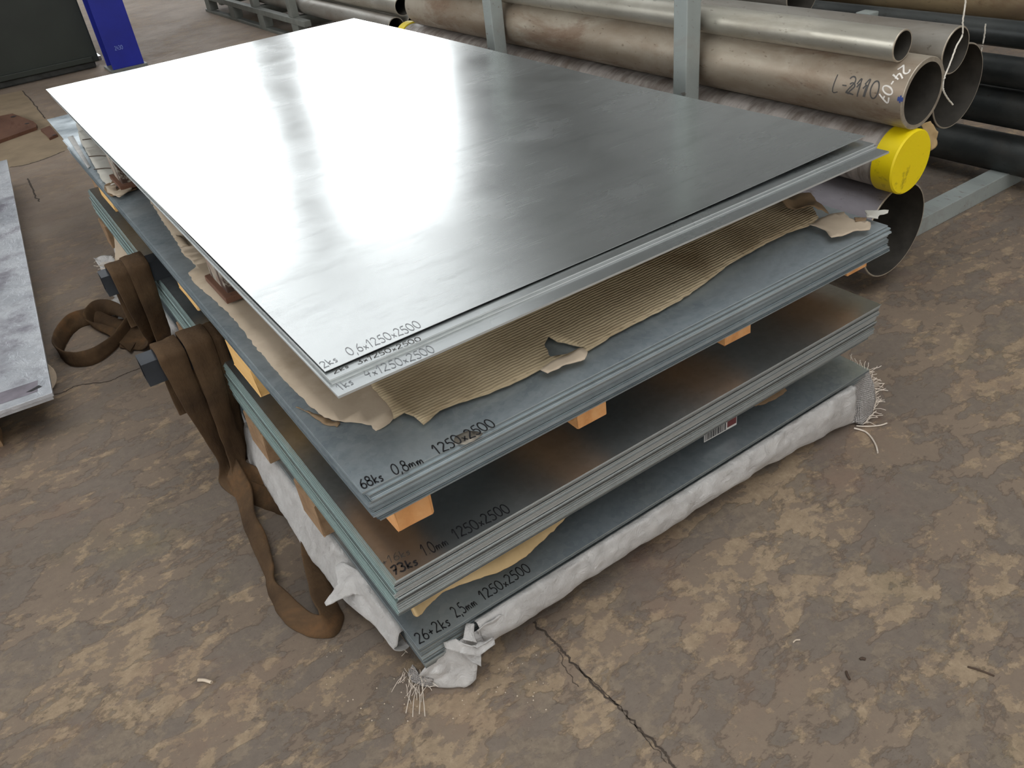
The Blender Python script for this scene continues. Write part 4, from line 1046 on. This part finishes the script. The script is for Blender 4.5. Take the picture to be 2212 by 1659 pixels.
# twine
def twine(pts, y, label, r=.0022):
    P = [aty(u, v, y) for u, v in pts]; C = cr_interp(P, 8)
    C = [c + Vector((.0015 * noise.noise(Vector((i * .9, 0, 0))), .0015 * noise.noise(Vector((0, i * .9, 0))), 0)) for i, c in enumerate(C)]
    c0 = C[-1].copy(); vs_, fs = tube_geo([c - c0 for c in C], r, 6)
    return tag(mesh('twine', vs_, fs, M['twine'], smooth=True, loc=c0), label, 'string', 'white twine hanging at the rack')
twine([(2088, -30), (2085, 10), (2080, 45), (2079, 75), (2066, 100), (2055, 130), (2047, 150), (2040, 168), (2037, 190), (2044, 208), (2058, 226)], .165, 'long white twine hanging in front of the thick pipe end')
twine([(2129, 52), (2125, 85), (2117, 120), (2108, 150), (2098, 178)], .30, 'short white twine hanging from the rusty bar at the right')

# ================================================================== LEFT EDGE: FILM-COVERED PLATES
al = math.radians(-4.3); zp = .150
cr0 = atz(113, 848, zp)
lg = 'plates at the left edge'
def lplate(dx, dy, z, t, label, w=1.0, l=2.6):
    vs_, fs = box_geo(-w, 0, 0, l, 0, t, .0012); o = mesh('metal_plate', vs_, fs, M['lplate'], loc=(cr0.x + dx, cr0.y + dy, z)); o.rotation_euler = (0, 0, al)
    return tag(o, label, 'metal plate', lg)
top_l = lplate(0, 0, zp - .012, .012, 'whitish film-covered plate at the left edge, topmost of two')
lplate(-.004, .006, zp - .024, .0115, 'plate directly beneath the whitish film-covered one at the left edge')
# label pasted near its corner
R_ = Matrix.Rotation(al, 4, 'Z')
stk_ = mesh('dark_sticker', [(-.7, .035, .0124), (-.035, .035, .0124), (-.03, .10, .0124), (-.7, .12, .0124)], [[0, 1, 2, 3]], plain('scuffed_band', S(128, 122, 130), .5, .3, .35, 14), top_l)
mesh('tear', [(-.065, .052, .0128), (-.05, .045, .0128), (-.022, .055, .0128), (-.03, .068, .0128), (-.05, .058, .0128)], [[0, 1, 2, 3, 4]], M['black'], stk_)
for i, dy in enumerate((.08, 1.1, 2.2)):
    b = cr0 + R_ @ Vector((-.60, dy, 0)); o = box('timber_bearer', (b.x - .42, b.x + .42, b.y, b.y + .09, 0, zp - .024), M['wood_w'], bev=.003); o.rotation_euler = (0, 0, al)
    tag(o, ('dark timber under the near end of the left plates', 'dark timber under the middle of the left plates', 'dark timber under the far end of the left plates')[i], 'timber')
# round pale roller peeking out from under the plate
q = atz(104, 806, .075); vs_, fs = pipe_geo(.055, .02, .10, 32); o = mesh('cable_drum', vs_, fs, M['debris'], loc=(q.x - .035, q.y + .02, .056), auto=.5); o.rotation_euler = (0, 0, .2)
tag(o, 'pale round drum peeking out from under the left plates', 'drum')

# ================================================================== FAR BACKGROUND
mc = empty('machine_cabinet', (.2, 6.9, 0)); tag(mc, 'dark green machine cabinet standing at the far left', 'machine')
def mcp(name, b, m, bev=.01):
    vs_, fs = box_geo(*b, bev); return mesh(name, [v - mc.location for v in vs_], fs, M[m], mc)
mcp('body', (-1.6, .79, 6.6, 7.6, .05, 1.25), 'machine'); mcp('plinth', (-1.55, .76, 6.65, 7.55, 0, .05), 'pipe_dk')
mcp('side_rail', (-1.5, .74, 6.57, 6.6, .06, .10), 'machine', .004)
bc = empty('steel_column', (.93, 6.4, 0)); tag(bc, 'bright blue painted steel column with chalk number 2430', 'column')
def bcp(name, b, m='blue'):
    vs_, fs = box_geo(*b, .003); return mesh(name, [v - bc.location for v in vs_], fs, M[m], bc)
ff_ = bcp('front_flange', (.812, 1.052, 6.26, 6.275, .02, 1.6)); bcp('rear_flange', (.812, 1.052, 6.485, 6.50, .02, 1.6)); bcp('web', (.925, .937, 6.275, 6.485, .02, 1.6)); bcp('foot_plate', (.79, 1.07, 6.24, 6.52, 0, .02), 'grey_paint_d')
P0 = aty(249, 109, 6.26)
vs_, fs = text_geo('2430', lambda s_, t_: Vector((P0.x + s_, 6.2585, P0.z + t_)) - bc.location, .03, .062, .08, 3); mesh('chalk_number', vs_, fs, M['blue_chalk'], ff_)
tag(box('steel_strip', (.80, .86, 6.95, 7.2, 0, .03), M['galv']), 'bright steel strip on the floor between machine and blue column', 'steel strip')
# rusty plates on the floor
def floor_plate(pts, t, label, holes):
    P = [atz(u, v, t) for u, v in pts]; c = sum(P, Vector()) / len(P); c.z = 0
    n = len(P); vs_ = [Vector((p.x - c.x, p.y - c.y, t)) for p in P] + [Vector((p.x - c.x, p.y - c.y, 0)) for p in P]
    fs = [list(range(n)), list(range(n, 2 * n))[::-1]] + [[i, i + n, (i + 1) % n + n, (i + 1) % n] for i in range(n)]
    o = tag(mesh('rusty_plate', vs_, fs, M['rust'], loc=c, auto=.4), label, 'steel plate')
    for (u, v, r) in holes:
        h = atz(u, v, t); vv = [Vector((h.x - c.x + r * math.cos(a * math.pi / 8), h.y - c.y + r * math.sin(a * math.pi / 8), t + .001)) for a in range(16)]
        mesh('bolt_hole', vv, [list(range(16))], M['black'], o)
floor_plate([(-60, 262), (27, 245), (72, 262), (79, 268), (78, 274), (0, 302), (-60, 330)], .02, 'reddish rusty plate with bolt holes lying at the far left', [(29, 252, .018), (58, 267, .014)])
floor_plate([(87, 279), (108, 271), (124, 290), (106, 298), (100, 290)], .015, 'small rusty plate beside the jutting sheet end', [(117, 292, .012)])
# grey cradle with pipes
ck = empty('pipe_cradle', (2.25, 7.2, 0)); tag(ck, 'grey steel cradle with uprights on the far floor', 'rack')
def ckp(name, b, m='grey_paint_d', bev=.004):
    vs_, fs = box_geo(*b, bev); return mesh(name, [v - ck.location for v in vs_], fs, M[m], ck)
ckp('side_rail', (2.18, 2.24, 5.6, 8.3, .125, .17)); ckp('bottom_rail', (2.18, 2.24, 5.6, 8.3, 0.0, .025))
for y in (5.75, 6.55, 7.35, 8.1): ckp('foot', (2.18, 2.26, y, y + .14, .025, .125))
for y in (5.85, 6.75, 7.9): ckp('upright', (2.19, 2.25, y, y + .08, .17, .95))
for y in (5.85, 6.75, 7.9): ckp('cross_beam', (2.24, 3.0, y, y + .08, .08, .17))
for i, (x, z, r, lb) in enumerate(((2.33, .235, .062, 'grey pipe nearest the aisle in the far cradle'), (2.47, .23, .058, 'second pipe in the far cradle'), (2.60, .232, .06, 'third pipe in the far cradle'),
        (2.40, .35, .06, 'upper pipe in the far cradle nearest the aisle'), (2.54, .345, .06, 'upper inner pipe in the far cradle'), (2.74, .245, .072, 'bright pipe at the inner side of the far cradle'))):
    pipe(x, z, r, .006, 4.3, 4.3, ('pipe_e', 'pipe_d')[i % 2], lb, group='pipes in the far cradle')
# wooden pallet behind the pipes
pp = empty('wooden_pallet', (3.3, 5.4, 0)); tag(pp, 'pale wooden pallet standing behind the pipe rack', 'pallet')
def ppp(name, b):
    vs_, fs = box_geo(*b, .003); return mesh(name, [v - pp.location for v in vs_], fs, M['pallet'], pp)
px0, py0 = 2.86, 4.75
for x in (0, .35, .70):
    ppp('bottom_board', (px0 + x, px0 + x + .1, py0, py0 + 1.2, 0, .022))
    ppp('stringer', (px0 + x, px0 + x + .1, py0, py0 + 1.2, .10, .122))
    for y in (0, .5275, 1.055): ppp('block', (px0 + x, px0 + x + .1, py0 + y, py0 + y + .145, .022, .10))
for i, y in enumerate((0, .26, .53, .80, 1.06)): ppp('deck_board', (px0, px0 + .8, py0 + y, py0 + y + .14, .122, .144))
tag(box('steel_block', (2.95, 3.5, 4.85, 5.8, .144, .42), M['pipe_dk'], bev=.01), 'dark steel load on the pale wooden pallet', 'steel load')

# ================================================================== SMALL THINGS ON THE FLOOR
def chip(u0, v0, u1, v1, r, mat, label, name='wood_chip', cat='debris'):
    a, b = atz(u0, v0, r), atz(u1, v1, r); c = (a + b) / 2; c.z = 0
    P = cr_interp([a - c, (a + b) / 2 - c + Vector((0, .002, .001)), b - c], 4)
    vs_, fs = tube_geo(P, r, 6); tag(mesh(name, vs_, fs, mat, smooth=True, loc=c), label, cat)
chip(428, 1469, 457, 1474, .0035, M['debris'], 'pale curled chip on the floor at the lower left')
chip(1713, 1388, 1728, 1382, .0015, M['debris'], 'thin white splinter on the floor at the lower right')
chip(1828, 1450, 1836, 1468, .0022, M['twig'], 'dark splinter on the floor at the lower right')
chip(1858, 1424, 1870, 1424, .0025, M['twig'], 'short dark chip on the floor right of the dark splinter')
chip(2090, 1440, 2148, 1460, .0016, M['twig'], 'long thin brown splinter near the right edge of the floor')
q = [atz(u, v, .003) for u, v in ((1845, 925), (1868, 932), (1882, 945), (1892, 962), (1896, 978))]; C = cr_interp(q, 6); c0 = C[0].copy()
vs_, fs = tube_geo([c - c0 for c in C], .0022, 6); tag(mesh('twine', vs_, fs, M['fibre'], smooth=True, loc=c0), 'curved loose string on the floor below the frayed wrap', 'string')
q = [atz(u, v, .003) for u, v in ((1850, 920), (1875, 921), (1900, 919), (1916, 914))]; C = cr_interp(q, 6); c0 = C[0].copy()
vs_, fs = tube_geo([c - c0 for c in C], .0018, 6); tag(mesh('twine', vs_, fs, M['fibre'], smooth=True, loc=c0), 'straighter loose string on the floor beside the frayed wrap', 'string')
mb = MB(); rn = random.Random(5)
for i in range(90):
    u, v = rn.uniform(700, 1180), rn.uniform(1380, 1560)
    p = atz(u, v, .0)
    if p.y > -.13 and p.x > -.02: continue
    s_ = rn.uniform(.0005, .0011); vs_, fs = box_geo(p.x - s_, p.x + s_, p.y - s_, p.y + s_, 0, s_); mb.add(vs_, fs)
tag(mb.build('grit', M['debris']), 'tiny pale grit scattered on the floor round the near corner', 'grit', kind='stuff')
